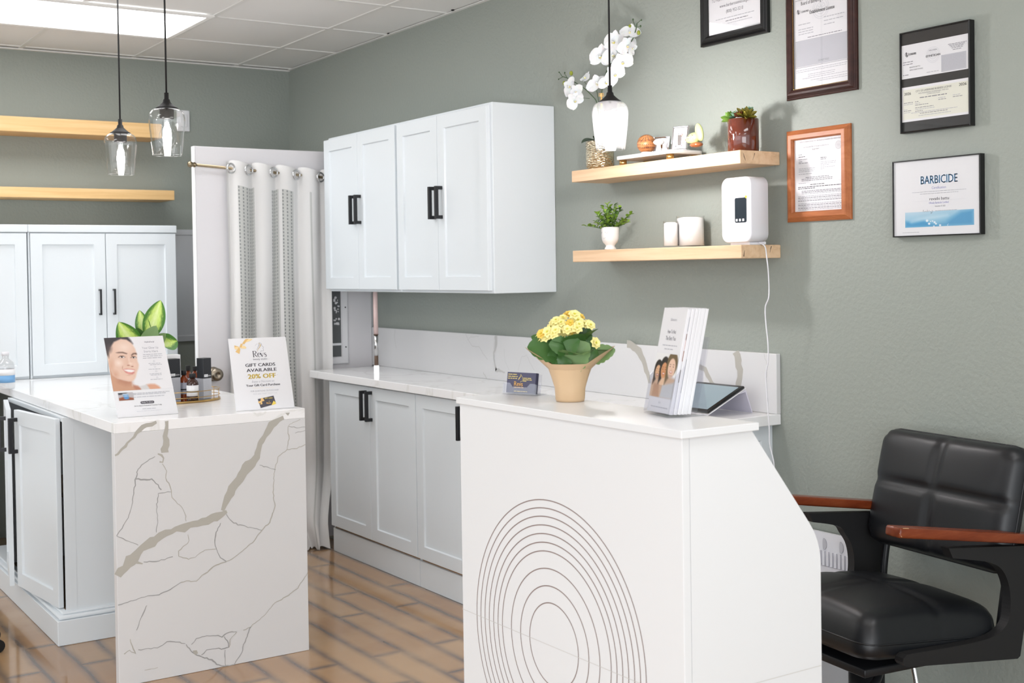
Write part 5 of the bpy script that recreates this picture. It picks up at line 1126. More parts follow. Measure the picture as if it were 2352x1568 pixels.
# its cord hangs down past the counter
X = 2.972
def cp(px, py, x=X): 
    q_ = onx(px, py, x); return q_
cpts = [V((2.93, 2.985, S2+.004)), V((2.95, 2.975, S2+.006))]
cpts = [V((2.952, y1_+.014, S2+.004)), V((2.952, 2.970, S2+.0045))]+[onx(px, py, 2.952) for px, py in [(1757, 566), (1761, 590), (1765, 630), (1766, 680), (1758, 705), (1759, 740), (1764, 790), (1764, 830), (1759, 860), (1761, 900), (1764, 945), (1767, 985), (1768, 1020), (1774, 1045), (1778, 1070), (1777, 1110), (1779, 1160)]]
mb = MB(); mb.tube(cpts, .0022, 'white_plastic', 8, sub=6); tag(mb.build('power_cord', origin=cpts[0]), 'thin white power cord hanging down from the device on the lower shelf', 'cord')

# ================================================================ THINGS ON THE ISLAND
def easel_sign(name, label, A, yaw, th, w, L):
    u = V((math.cos(yaw), math.sin(yaw), 0)); bk = V((-math.sin(yaw), math.cos(yaw), 0)); up = bk*math.sin(th)+V((0, 0, 1))*math.cos(th); nn = -(bk*math.cos(th)-V((0, 0, 1))*math.sin(th))
    t = thing(name, label, 'sign', A); fr = Fr(A, u, up, nn)
    mb = MB(); mb.bev(fr, 0, .001, -.0035, w, L, 0, .0008, 'paper'); mb.build('board', t)
    mb = MB(); h = L*.62*math.cos(th); top = fr.pt(w/2, L*.62, -.004); mb.prism(Fr(top-u*.03, bk, (0, 0, 1), u), [(0, 0), (.0025, 0), (.055, .9006-top.z), (.052, .9006-top.z)], 0, .06, 'acrylic'); mb.build('back_strut', t)
    return t, fr
# left: treatment poster with a smiling woman's face
t, fr = easel_sign('poster_sign', "leaning poster with a smiling woman's face on the island before the leafy plant", V((1.233, 4.385, .9006)), -.030, .582, .214, .328)
w, L = .214, .328
def Q(x, y):   # zoomed photo coords -> (s,t) on the sheet
    dx, dy = x-150, y-130; U = (995, -60); D = (310, 1440); det = U[0]*D[1]-U[1]*D[0]
    return ((dx*D[1]-dy*D[0])/det, (dy*U[0]-dx*U[1])/det)
TP = .675
P = Paint(170, 190, (236, 235, 238))
def PP(pts, c, soft=.01, al=1): P.poly([(Q(*p)[0], Q(*p)[1]/TP) for p in pts], c, soft, al)
def PE(x, y, rx, ry, c, soft=.5, al=1, rot=0): s_, t_ = Q(x, y); P.ell(s_, t_/TP, rx/1000, ry/1480/TP, c, soft, al, rot)
PP([(120, 100), (540, 90), (600, 165), (640, 230), (300, 500), (215, 440)], (58, 54, 60), .02)
PP([(680, 985), (760, 1005), (840, 1065), (850, 1120), (640, 1120)], (190, 134, 112), .02)
PP([(900, 985), (960, 970), (1040, 972), (1110, 1010), (1140, 1050), (1140, 1120), (900, 1120)], (222, 168, 140), .02)
PP([(790, 1010), (905, 982), (960, 1060), (960, 1120), (840, 1120)], (216, 214, 214), .015)
PP([(270, 640), (340, 810), (420, 870), (520, 900), (645, 920), (668, 1000), (730, 1085), (740, 1130), (330, 1140)], (206, 158, 130), .02)
PP([(430, 860), (520, 905), (645, 925), (655, 960), (560, 985), (440, 930)], (178, 122, 100), .06, .7)
PP([(430, 142), (530, 155), (615, 215), (680, 320), (714, 420), (722, 500), (735, 560), (757, 620), (752, 690), (728, 770), (715, 850), (690, 900), (650, 922), (600, 925), (520, 900), (420, 870), (340, 810), (290, 700), (250, 600), (236, 500), (235, 420), (262, 310), (320, 200)], (232, 198, 178), .015)
PE(500, 300, 190, 150, (244, 220, 206), 1, .9); PE(420, 590, 90, 90, (248, 228, 216), 1, .9); PE(300, 640, 70, 200, (214, 168, 142), 1, .8, 12); PE(690, 620, 50, 90, (240, 206, 190), 1, .7); PE(600, 860, 110, 60, (240, 206, 188), 1, .8); PE(380, 800, 80, 110, (208, 158, 132), 1, .8); PE(585, 520, 26, 120, (250, 232, 222), 1, .8)
PE(250, 330, 70, 120, (90, 78, 78), .9, .75, 12); PE(235, 420, 30, 110, (80, 68, 66), .9, .8)
PP([(366, 402), (410, 388), (480, 386), (552, 412), (545, 424), (470, 406), (400, 408)], (92, 66, 58), .012, .9); PP([(622, 440), (650, 408), (700, 400), (716, 418), (712, 432), (670, 424), (628, 458)], (92, 66, 58), .012, .9)
for cx, cy, k in ((470, 480, 1), (665, 488, .82)):
    PE(cx, cy-4, 74*k, 36, (186, 140, 120), .6, .8); PE(cx+6, cy, 54*k, 19, (236, 228, 224), .25); PE(cx-2, cy-2, 21*k, 19, (66, 46, 40), .3); PE(cx-2, cy-3, 9, 9, (20, 16, 16), .4); PE(cx+4, cy-8, 5, 5, (250, 250, 250), .5)
    PP([(cx-62*k, cy+6), (cx-30*k, cy-20), (cx+20*k, cy-20), (cx+56*k, cy+6), (cx+20*k, cy-12), (cx-30*k, cy-12)], (60, 42, 38), .01, .9)
PP([(560, 470), (545, 600), (575, 628), (600, 590), (590, 500)], (220, 176, 154), .06, .6); PE(585, 632, 34, 14, (170, 116, 98), .6, .8); PE(650, 652, 30, 12, (160, 106, 90), .6, .85); PE(620, 600, 46, 40, (246, 222, 208), 1, .8)
PP([(496, 706), (560, 690), (620, 700), (650, 700), (696, 712), (690, 770), (660, 796), (600, 794), (540, 760)], (212, 134, 126), .012); PP([(512, 712), (580, 706), (640, 712), (690, 722), (684, 744), (640, 762), (580, 752), (535, 732)], (246, 244, 242), .012)
PE(600, 772, 70, 16, (232, 164, 156), .7, .9); PE(488, 672, 14, 50, (190, 140, 118), 1, .7, 15); PE(600, 815, 60, 14, (206, 156, 136), 1, .6)
P.build('portrait_photo', t, fr.at(0, L*(1-TP), 0), w, L*TP, .0004)
mb = MB(); p = fr.at(0, 0, .0008)
def qx(x, y): s_, t_ = Q(x, y); return s_*w, (1-t_)*L
def line(a, b, m_='ink_pale', h_=.004): A_ = qx(*a); B_ = qx(*b); mb.greek(p, A_[0], B_[0], (A_[1]+B_[1])/2, h_, m_, 3)
a = qx(920, 205); mb.text(p, a[0], a[1], .009, 'HydraFacial', 'ink_mid', 'c', width=.035)
a = qx(940, 322); mb.text(p, a[0], a[1], .013, 'Your Glow Up', 'ink_light', 'c', width=.060); a = qx(955, 388); mb.text(p, a[0], a[1], .013, 'Starts Here', 'ink_light', 'c', width=.052)
for y_ in (432, 465, 500): line((820, y_+4), (1150, y_-8), 'ink_light', .0036)
for y_, x_ in ((555, 1010), (660, 1030), (742, 1055), (855, 1075)): a = qx(x_, y_); mb.rib(p, circ(a[0], a[1], .003, 10), .0008, 'ink_light', closed=True)
for y_, x_ in ((605, 920), (628, 945), (712, 925), (795, 945), (818, 965), (898, 965)): line((x_, y_), (x_+200, y_-12), 'ink_light', .0032)
for y_, x0_, x1_ in ((1150, 680, 1300), (1175, 690, 1240), (1220, 700, 1230)): line((x0_, y_), (x1_, y_-40), 'ink_light', .0036)
a = qx(815, 1315); b = qx(1040, 1290); mb.prism(p, rrect(b[0]-a[0], .0105, .005, 5, a[0], (a[1]+b[1])/2-.005), 0, .0002, 'ink_dark'); mb.text(p, (a[0]+b[0])/2, (a[1]+b[1])/2-.0022, .0075, 'Ready To Glow?', 'paper', 'c', width=.040, c=.0006)
a = qx(940, 1352); mb.text(p, a[0], a[1]-.003, .0068, 'Ask Us About a Professional Treatment Today', 'ink', 'c', width=.098)
line((850, 1425), (1070, 1412), 'ink_light', .0034); line((760, 1470), (1170, 1440), 'ink_pale', .0034)
mb.build('printing', t)
P = Paint(30, 26, (190, 186, 190)); P.poly([(0, .7), (.4, .5), (1, .75), (1, 1), (0, 1)], (150, 84, 58), .08); P.poly([(0, 0), (.6, 0), (.6, .15), (.1, .25), (0, .2)], (60, 60, 66), .08)
P.poly([(.32, .2), (.66, .2), (.7, .8), (.5, .9), (.36, .8)], (96, 150, 206), .05); P.poly([(.3, .12), (.68, .12), (.68, .26), (.3, .26)], (206, 216, 226), .05); P.poly([(.4, .35), (.6, .35), (.6, .5), (.4, .5)], (190, 216, 236), .1)
a = qx(462, 1272); b = qx(648, 1120); P.build('product_photo', t, fr.at(a[0], a[1], 0), b[0]-a[0]+.006, b[1]-a[1], .0008)
# right: gift card sign
t, fr = easel_sign('gift_card_sign', 'white sign about gift cards with gold ribbon art, at the front corner of the island', V((1.636, 4.303, .9006)), -.106, .363, .219, .278)
w, L = .219, .278; mb = MB(); p = fr.at(0, 0, .0004)
def G(x, y):
    dx, dy = x-92, y-150; U = (1065, -48); D = (160, 1318); det = U[0]*D[1]-U[1]*D[0]; s_ = (dx*D[1]-dy*D[0])/det; t_ = (dy*U[0]-dx*U[1])/det; return s_*w, (1-t_)*L
def gt(s_, l, r, size, m_, bold=0, **k): A_ = G(*l); B_ = G(*r); mb.text(p, (A_[0]+B_[0])/2, (A_[1]+B_[1])/2, size, s_, m_, 'c', width=B_[0]-A_[0], bold=bold, **k)
def gp(pts, m_, c=.0002): mb.flat(p, [G(*q_) for q_ in pts], c, m_)
def gr(pts, w_, m_, c=.0003, sub=4): mb.rib(p, [G(*q_) for q_ in pts], w_, m_, c, sub=sub)
gp([(345, 240), (400, 160), (420, 150), (475, 148), (440, 175), (390, 250)], 'ribbon_gold'); gp([(440, 175), (475, 148), (545, 150), (500, 185), (420, 215), (400, 230)], 'ribbon_light')
gp([(300, 300), (325, 235), (365, 255), (330, 300)], 'ribbon_gold', .0003); gp([(300, 300), (205, 270), (215, 340), (245, 350)], 'ribbon_gold'); gp([(300, 300), (240, 350), (205, 325), (230, 300)], 'ribbon_light', .0004); gp([(300, 300), (335, 330), (420, 330), (425, 305), (385, 275), (330, 285)], 'ribbon_light'); gp([(295, 300), (225, 390), (300, 430), (315, 350)], 'ribbon_gold'); gp([(310, 290), (335, 270), (345, 300), (315, 315)], 'ribbon_gold', .0005)
gr([(655, 218), (700, 235), (705, 270), (738, 300), (730, 330), (742, 350), (735, 372), (700, 372), (690, 390)], .0009, 'ink_mid'); gr([(640, 225), (680, 250), (675, 295), (640, 340), (630, 385)], [.0004, .0026, .0014, .0004], 'sign_gold_edge'); gr([(640, 235), (655, 270), (635, 310), (615, 365)], [.0004, .002, .0012, .0004], 'ink_light'); gr([(625, 235), (600, 260), (588, 280)], .0007, 'ink_light')
# "Revs" drawn with thick and thin strokes
def serif(ox, oy, s_, m_):
    def r_(pts, w_, sub=0): mb.rib(p, [(ox+x*s_, oy+y*s_) for x, y in pts], [q_*s_ for q_ in w_] if isinstance(w_, list) else w_*s_, m_, .0003, sub=sub)
    r_([(.12, 0), (.12, 1)], .13); r_([(0, .02), (.26, .02)], .04); r_([(0, .98), (.2, .98)], .04); r_([(.1, .98), (.45, .95), (.56, .76), (.45, .56), (.12, .52)], [.04, .05, .15, .06, .04], 5); r_([(.28, .52), (.5, .2), (.72, .02)], [.05, .13, .05], 4)
    r_([(.80, .36), (1.18, .36), (1.16, .55), (1.0, .65), (.84, .55), (.78, .33), (.88, .08), (1.04, .01), (1.2, .12)], [.03, .05, .08, .04, .12, .12, .08, .04, .02], 4)
    r_([(1.25, .62), (1.47, .02)], .13); r_([(1.47, .02), (1.66, .62)], .04); r_([(1.18, .62), (1.38, .62)], .03); r_([(1.58, .62), (1.74, .62)], .03)
    r_([(2.12, .5), (2.0, .64), (1.86, .55), (1.9, .40), (2.1, .27), (2.1, .08), (1.94, .0), (1.80, .12)], [.03, .05, .09, .12, .12, .09, .05, .03], 4)
a = G(548, 490); b = G(800, 480); serif(a[0], a[1], (b[0]-a[0])/2.14, 'ink_dark')
gt('beauty studio', (555, 545), (810, 530), .010, 'ink_mid'); gr([(525, 528), (545, 527)], .0005, 'ink_light', sub=0); gr([(815, 524), (860, 522)], .0005, 'ink_light', sub=0)
gt('GIFT CARDS', (412, 668), (960, 645), .0175, 'ink_dark', .0005); gt('AVAILABLE', (435, 762), (985, 738), .0175, 'ink_dark', .0005)
gt('20% OFF', (465, 886), (970, 862), .0245, 'sign_gold_edge', .0011); gt('20% OFF', (467, 886), (968, 862), .0245, 'sign_gold', .0002, c=.0008)
for x_, y_ in ((440, 840), (995, 815)): a = G(x_, y_); mb.flat(p, circ(a[0], a[1], .001, 8), .0003, 'ink_light')
gt('Enjoy a Discount on', (530, 958), (938, 938), .0110, 'ink_light', shear=.25); gt('Your Gift Card Purchase', (428, 1032), (1048, 1002), .0125, 'ink_dark', .0003)
gr([(540, 1055), (740, 1050)], .0004, 'ribbon_light', sub=0); gr([(770, 1048), (940, 1042)], .0004, 'ribbon_light', sub=0); gt('FOR QUESTIONS OR PURCHASE', (510, 1128), (1020, 1102), .0078, 'ink_light'); gt('925 800 7447 TEXT US', (558, 1180), (990, 1156), .0078, 'ink_pale')
gp([(636, 1255), (925, 1195), (972, 1345), (690, 1418)], 'ink_dark'); gp([(925, 1290), (960, 1312), (972, 1345), (935, 1358), (888, 1368)], 'sign_gold', .0003); gp([(690, 1285), (640, 1300), (655, 1335), (690, 1320), (680, 1355), (722, 1345), (710, 1300), (760, 1285), (725, 1235), (690, 1240)], 'ribbon_gold', .0004)
gt('GIFT CARD', (765, 1268), (905, 1232), .0065, 'sign_gold', .0002, c=.0006); gt('Revs', (800, 1350), (878, 1332), .0085, 'card_orange', .0002, c=.0006); gr([(840, 1285), (850, 1300), (835, 1310)], .0006, 'sign_gold', .0006)
mb.build('printing', t)

# ---- leafy plant behind the poster
PYd = 4.93
O = V((ony(306, 800, PYd).x, PYd+.02, .9006)); t = thing('leafy_plant', 'green plant with large pale-centred leaves on the island behind the poster', 'potted plant', O)
mb = MB(); mb.lathe(O, [(0, 0), (.042, 0), (.045, .004), (.054, .105), (.056, .11), (.052, .11), (.050, .098), (0, .098)], 'white_pot', 36); mb.build('pot', t)
mb = MB(); mb.lathe(O+V((0, 0, .0985)), [(0, .004), (.049, 0)], 'soil', 20); mb.build('soil', t)
def vl(b, tip, wpx, m_, dy0=0, dy1=0, bend=.3, nz=.2, tipc=1.0, fold=.12, side=0):
    B = ony(*b, PYd+dy0); T = ony(*tip, PYd+dy1); wd = wpx/F_PX*5.2; d = T-B
    mb = MB(); n_ = -VF+V((0, 0, nz))+VR*side; mb.leaf(B, d+n_.normalized()*d.length*bend*.45, n_, d.length*(1+bend*bend*.06), wd, m_, bend=bend, fold=fold, n=16, k=4, shape=lambda q_: (math.sin(math.pi*q_**.9)**.75 if 0 < q_ < .999 else 0), tip=tipc, seed=int(b[0])); mb.build('leaf', t)
    mb = MB(); mb.tube([O+V((0, 0, .09)), (O+V((0, 0, .1))+B)/2+V((0, 0, .01)), B+(T-B)*.04], .0028, 'green_leaf', 6, sub=4); mb.build('leaf_stalk', t)
vl((318, 806), (272, 740), 50, 'variegated', -.02, -.03, .35); vl((338, 782), (320, 712), 33, 'variegated', 0, .01, .2); vl((340, 782), (369, 689), 46, 'variegated', -.02, 0, .3, side=.3)
vl((372, 792), (408, 782), 44, 'variegated', -.03, -.02, .1, tipc=3.5, side=-.3); vl((335, 808), (358, 748), 40, 'kal_leaf_grey', -.05, -.08, .5); vl((330, 806), (314, 752), 36, 'kal_leaf', -.03, -.03, .3); vl((345, 808), (380, 765), 30, 'kal_leaf_grey', -.02, -.04, .6); vl((320, 804), (300, 780), 20, 'succulent_blue', -.05, -.09, .3); vl((345, 806), (340, 750), 26, 'kal_leaf', 0, .04, .3)

# ---- gold tray with skincare boxes and bottles
TC = V((1.588, 4.83, .9006)); TX, TY = .176, .130
t = thing('vanity_tray', 'oval gold wire tray with a mirror base on the island', 'tray', TC)
def ell(z, k=1): return [TC+V((TX*k*math.cos(a), TY*k*math.sin(a), z)) for a in [2*math.pi*i/72 for i in range(72)]]
mb = MB(); pl = [(TX*math.cos(2*math.pi*i/72), TY*math.sin(2*math.pi*i/72)) for i in range(72)]; mb.prism(Fr(TC, (1, 0, 0), (0, 1, 0), (0, 0, 1)), pl, 0, .008, 'gold', True); mb.build('base', t)
mb = MB(); mb.flat(Fr(TC, (1, 0, 0), (0, 1, 0), (0, 0, 1)), [(x*.965, y*.95) for x, y in pl], .0084, 'chrome'); mb.build('mirror', t)
for z in (.020, .043):
    mb = MB(); mb.tube(ell(z, .99), .0014, 'gold', 8, closed=True); mb.build('rail', t)
for i in range(8):
    a = math.pi*2*(i+.35)/8; q_ = TC+V((TX*.99*math.cos(a), TY*.99*math.sin(a), .0082)); mb = MB(); mb.tube([q_, q_+V((0, 0, .035))], .0013, 'gold', 8); mb.build('post', t)
TZ = .9006+.009
def onT(px, py): return onz(px, py, TZ)
def skinbox(c, w, d, h, yaw, label, split=.42, top='box_black', low='box_grey', logo=True):
    c = V((c.x, c.y, TZ)); t = thing('skincare_box', label, 'box', c); u = V((math.cos(yaw), math.sin(yaw), 0)); b = V((-math.sin(yaw), math.cos(yaw), 0)); fr = Fr(c-u*w/2-b*d/2, u, (0, 0, 1), -b)
    mb = MB(); mb.bev(fr, 0, 0, -d, w, h*(1-split), 0, .0006, low, 1, False); mb.build('carton', t)
    mb = MB(); mb.bev(fr, 0, h*(1-split)+.0002, -d, w, h, 0, .0006, top, 1, False); mb.build('sleeve', t)
    if logo:
        mb = MB(); mb.prism(fr, rrect(w*.46, .010, .0015, 3, w*.10, h*(1-split)+.006), .0002, .0005, 'label_white'); mb.text(fr, w*.33, h*(1-split)+.008, .008, 'PCA', 'box_black', 'c', width=w*.36, c=.0008); mb.text(fr, w*.60, h*(1-split)+.008, .008, 'skin', 'label_white', 'l', width=w*.32, c=.0006)
        for i in range(5): mb.greek(fr, w*.1, w*.7, h*(1-split)-.012-i*.007, .0028, 'ink_light', i)
        mb.build('printing', t)
def bottle(c, r, h, label, lab='label_white', m_='amber_dark', band=True):
    c = V((c.x, c.y, TZ)); t = thing('amber_bottle', label, 'bottle', c); z1 = h*.60
    mb = MB(); mb.lathe(c, [(0, 0), (r*.95, 0), (r, .003), (r, z1), (r*.97, z1+.006), (r*.8, z1+.014), (r*.48, z1+.020), (r*.44, z1+.026), (0, z1+.026)], m_, 28); mb.build('glass_body', t)
    mb = MB(); mb.lathe(c, [(0, z1+.0262), (r*.56, z1+.0262), (r*.56, h), (r*.5, h+.001), (0, h+.001)], 'black_matte', 28); mb.build('screw_cap', t)
    mb = MB(); mb.lathe(c, [(r+.0004, h*.16), (r+.0006, h*.16), (r+.0006, h*.57), (r+.0004, h*.57)], lab, 28)
    if band: mb.lathe(c, [(r+.0008, h*.30), (r+.0010, h*.30), (r+.0010, h*.35), (r+.0008, h*.35)], 'box_black', 28)
    mb.build('label', t)
b1 = onT(470, 915); skinbox(b1+V((.004, .012, 0)), .040, .040, .160, .35, 'black and silver skincare box at the right of the gold tray, tallest', .50)
b2 = onT(398, 917); skinbox(b2+V((0, .01, 0)), .050, .044, .160, .15, 'charcoal and grey skincare box half hidden by the poster', .46)
b3 = b2+V((.020, .078, 0)); skinbox(b3, .058, .05, .172, .05, 'plain white box behind the charcoal skincare box', .3, 'label_white', 'label_white', False)
bottle(onT(443, 918), .0228, .102, 'amber bottle with a white label, at the front of the gold tray'); bottle(onT(423, 914), .0190, .110, 'amber bottle with a silver label, left of the white-labelled one', 'label_grey', 'amber')
q1 = onT(433, 905); bottle(q1+V((.004, .012, 0)), .0180, .116, 'amber bottle behind the two front bottles', 'label_grey', 'amber', False); bottle(onT(447, 902)+V((.008, .016, 0)), .0170, .108, 'amber bottle tucked behind the black and silver box', 'label_grey', 'amber', False)

# ---- bottle and bag at the far left end of the counter
O = onz(14, 893, .9006); O.z = .9006; t = thing('plastic_bottle', 'clear plastic bottle with a blue and white label at the left edge of the counter', 'bottle', O)
mb = MB(); mb.lathe(O, [(0, 0), (.034, 0), (.038, .006), (.038, .10), (.034, .118), (.018, .132), (.014, .138), (.014, .150), (0, .150)], 'plastic_film', 28); mb.build('body', t)
mb = MB(); mb.lathe(O, [(.0384, .03), (.0386, .03), (.0386, .062), (.0384, .062)], 'label_blue', 28); mb.lathe(O, [(.0384, .0625), (.0386, .0625), (.0386, .09), (.0384, .09)], 'label_white', 28); mb.build('label', t)
mb = MB(); mb.lathe(O, [(0, .1502), (.016, .1502), (.016, .166), (0, .167)], 'white_plastic', 24); mb.build('cap', t)
O = onz(-34, 893, .9006); O.z = .9006; t = thing('plastic_bag', 'crumpled clear plastic bag of brown and purple things at the left edge', 'bag', O); R = random.Random(8)
mb = MB(); mb.ball(O+V((0, 0, .112)), (.055, .055, .110), 'plastic_film', 24, 16, fn=lambda q_: 1+.10*math.sin(q_.x*9+q_.z*7)*math.sin(q_.y*8-q_.z*5)); mb.build('bag_skin', t)
for k in range(5):
    mb = MB(); mb.ball(O+V((R.uniform(-.01, .02), R.uniform(-.02, .02), .035+.035*k)), (.022, .02, .018), ['bag_purple', 'bag_purple', 'bag_brown', 'bag_brown', 'bag_brown'][k], 14, 8, fn=lambda q_: 1+.1*math.sin(q_.x*7+q_.y*9)); mb.build('wrapped_item', t)
# ---- rolling stool whose foot reaches into the left edge
c0 = onz(2, 1478, .03); C0 = V((c0.x-.27, c0.y-.05, 0)); t = thing('rolling_stool', 'black rolling stool, only one foot tip showing at the left edge of the floor', 'stool', C0)
for k in range(5):
    a = math.atan2(c0.y-C0.y, c0.x-C0.x)+k*math.pi*2/5; d = V((math.cos(a), math.sin(a), 0)); mb = MB(); mb.tube([C0+V((0, 0, .12)), C0+d*.12+V((0, 0, .10)), C0+d*.268+V((0, 0, .062))], .015, 'black_matte', 10, sub=4); mb.build('leg', t)
    mb = MB(); q_ = C0+d*.262; mb.cyl(q_+V((0, 0, .0245))-V((-d.y, d.x, 0))*.012, q_+V((0, 0, .0245))+V((-d.y, d.x, 0))*.012, .024, 'rubber', 18); mb.build('caster', t)
mb = MB(); mb.cyl(C0+V((0, 0, .10)), C0+V((0, 0, .47)), .022, 'chrome', 18); mb.build('column', t)
mb = MB(); mb.lathe(C0+V((0, 0, .47)), [(0, 0), (.16, 0), (.18, .02), (.18, .06), (.16, .08), (0, .085)], 'black_leather', 32); mb.build('seat', t)

# ================================================================ SALON CHAIR
Bk = V((2.85, 2.24, 0)); ca = math.radians(7.5); cf = V((-math.cos(ca), math.sin(ca), 0)); cs = V((math.sin(ca), math.cos(ca), 0))
CC = Bk+cf*.235
t = thing('salon_chair', 'black leather styling chair with red-brown wooden armrests against the green wall', 'chair', CC)
def C(a, o, z): return Bk+cf*a+cs*o+V((0, 0, z))    # forward, toward the back room, up
def cushion(fr, w, h, th, rad, gu, gv, puff, m, nx=44, ny=40, groove=.012, gw=.013, back=True, crown=0):
    """upholstered block; front surface puffed between stitched grooves"""
    mb = MB(); vs = []
    def mp(i, j):
        a, b = 2*i/nx-1, 2*j/ny-1
        x = a*w/2; y = b*h/2
        # round the corners
        ex, ey = w/2-rad, h/2-rad
        if abs(x) > ex and abs(y) > ey:
            dx, dy = abs(x)-ex, abs(y)-ey; m_ = max(dx, dy); l = math.hypot(dx, dy)
            if l > 1e-9: k = m_/l; x = math.copysign(ex+dx*k, x); y = math.copysign(ey+dy*k, y)
        return a, b, x, y
    def edge(a, b): return (1-abs(a)**10)**.5*(1-abs(b)**10)**.5
    for j in range(ny+1):
        for i in range(nx+1):
            a, b, x, y = mp(i, j); e = edge(a, b); z = th*.30+th*.70*e; g = 0
            for u0 in gu: g = max(g, math.exp(-((x-u0)/gw)**2))
            for v0 in gv: g = max(g, math.exp(-((y-v0)/gw)**2))
            s_ = 0
            for u0 in gu: s_ = max(s_, math.exp(-((x-u0)/.004)**2))
            for v0 in gv: s_ = max(s_, math.exp(-((y-v0)/.004)**2))
            z += -groove*g*e+.004*s_*e+puff*e*(math.cos(a*math.pi/2)*math.cos(b*math.pi/2))+crown*e*(1-a*a)
            vs.append(fr.pt(x+w/2, y+h/2, z))
    mb.add(vs, [(j*(nx+1)+i, j*(nx+1)+i+1, (j+1)*(nx+1)+i+1, (j+1)*(nx+1)+i) for j in range(ny) for i in range(nx)], m, True)
    ring = [i for i in range(nx+1)]+[(j+1)*(nx+1)-1 for j in range(1, ny+1)]+[ny*(nx+1)+i for i in range(nx-1, -1, -1)]+[j*(nx+1) for j in range(ny-1, 0, -1)]
    lo = []
    for k, idx in enumerate(ring):
        j, i = divmod(idx, nx+1); a, b, x, y = mp(i, j); lo.append((x, y))
    vv = [vs[i] for i in ring]; n = len(ring)
    for c_, s_ in ((.12*th, 1), (0, .97)): vv += [fr.pt(x*s_+w/2, y*s_+h/2, c_) for x, y in lo]
    mb.add(vv, [(r*n+i, r*n+(i+1) % n, (r+1)*n+(i+1) % n, (r+1)*n+i) for r in range(2) for i in range(n)], m, True); mb.add(vv[2*n:], [tuple(range(n))[::-1]], m)
    # piping round the front edge
    mb.tube([fr.pt(x*.995+w/2, y*.995+h/2, th*.33) for x, y in lo][::2], .0025, m, 6, closed=True)
    return mb
lean = math.radians(14); bu = -cs; bv = (-cf)*math.sin(lean)+V((0, 0, 1))*math.cos(lean)
Wb, Hb = .520, .340
fr = Fr(C(-.052, Wb/2-.005, .575), bu, bv, cf*math.cos(lean)+V((0, 0, 1))*math.sin(lean)); cushion(fr, Wb, Hb, .070, .045, [0], [.012], .012, 'black_leather').build('backrest', t)
sl = math.radians(4.5); sv_ = cf*math.cos(sl)+V((0, 0, 1))*math.sin(sl); sn_ = -cf*math.sin(sl)+V((0, 0, 1))*math.cos(sl)
Ws, Ds = .492, .475
fr = Fr(C(-.035, Ws/2, .385), -cs, sv_, sn_); sb = cushion(fr, Ws, Ds, .116, .05, [0], [-.02], .022, 'black_leather', groove=.008).build('seat', t)
for side, sh in ((-1, 0.0), (1, .06)):
    o0 = side*.262; fr = Fr(C(0, o0-.014, 0), cf, (0, 0, 1), cs)
    inner = [(.190+sh*.2, .682), (.176+sh*.2, .655), (.110+sh*.3, .643), (.050+sh*.6, .630), (.010+sh, .610), (-.014+sh, .575), (-.024+sh, .530), (-.020+sh, .480), (.0+sh, .452), (.04+sh*.8, .436), (.10+sh*.4, .431), (.200, .431), (.318, .4335)]
    tipc = [(.332, .433), (.343, .426), (.346, .416), (.340, .407), (.328, .402)]
    outer = [(-.048, .366), (-.058, .372), (-.085, .50), (-.120, .655)]
    inner = [inner[0]]+[(p_.x, p_.y) for p_ in smooth_path([V((*q_, 0)) for q_ in inner[1:-1]], 5)]+[inner[-1]]
    mb = MB(); mb.prism(fr, inner+tipc+outer+[(-.120, .655)][:0], 0, .028, 'black_matte')
    mb.build('side_frame', t)
    # wooden arm pad, tilted up to the front
    p0 = V((-.150, .654)); p1 = V((.365, .728)); d = (p1-p0).normalized(); Lp = (p1-p0).length
    u3 = cf*d.x+V((0, 0, 1))*d.y; n3 = -cf*d.y+V((0, 0, 1))*d.x
    fr = Fr(C(p0.x, o0-.027, p0.y), u3, cs, n3); mb = MB(); mb.bev(fr, 0, 0, 0, Lp, .054, .026, .007, 'arm_wood', 3); mb.build('armrest', t)
    if side < 0:
        mb = MB(); mb.tube([fr.pt(Lp-.007, .0, .004), fr.pt(Lp-.002, .0035, .012), fr.pt(Lp-.004, .004, .020), fr.pt(Lp-.012, .0035, .0245), fr.pt(Lp-.03, .003, .0252)], .0009, 'red_wood_worn', 6, sub=3); mb.build('worn_edge', t)
for side in (-1, 1):
    mb = MB(); mb.tube([C(-.045, side*.215, .40), C(-.055, side*.222, .50), C(-.078, side*.222, .62), C(-.10, side*.21, .70)], .010, 'black_metal', 10, sub=5); mb.build('back_bracket', t)
mb = MB(); mb.bev(XYZ, 0, 0, 0, .001, .001, .001, .0001, 'black_metal'); 
mb = MB(); mb.bev(Fr(C(.0, 0, 0), cf, cs, (0, 0, 1)), .02, -.20, .362, .40, .20, .384, .004, 'black_metal'); mb.build('seat_plate', t)
pc = C(.215, 0, 0)
mb = MB(); mb.cyl(pc+V((0, 0, .315)), pc+V((0, 0, .3615)), .075, 'black_metal', 32); mb.cyl(pc+V((0, 0, .06)), pc+V((0, 0, .314)), .048, 'black_metal', 32); mb.build('hydraulic_column', t)
mb = MB(); mb.lathe((pc.x, pc.y, .0005), [(0, 0), (.30, 0), (.305, .008), (.28, .026), (.08, .06), (0, .0605)], 'chrome', 48); mb.build('floor_base', t)
mb = MB(); mb.tube([C(.13, -.02, .35), C(.115, -.06, .335), C(.112, -.085, .24), C(.11, -.10, .10)], .008, 'chrome', 10, sub=5); mb.ball(C(.115, -.055, .345), .012, 'chrome', 14, 8); mb.build('pump_lever', t)
for o in (-.13, .13):
    mb = MB(); mb.tube([C(.22, o*.55, .345), C(.30, o, .318), C(.36, o, .27), C(.42, o*1.1, .16), C(.50, o*1.1, .13)], .011, 'black_metal', 10, sub=6); mb.build('footrest_arm', t)
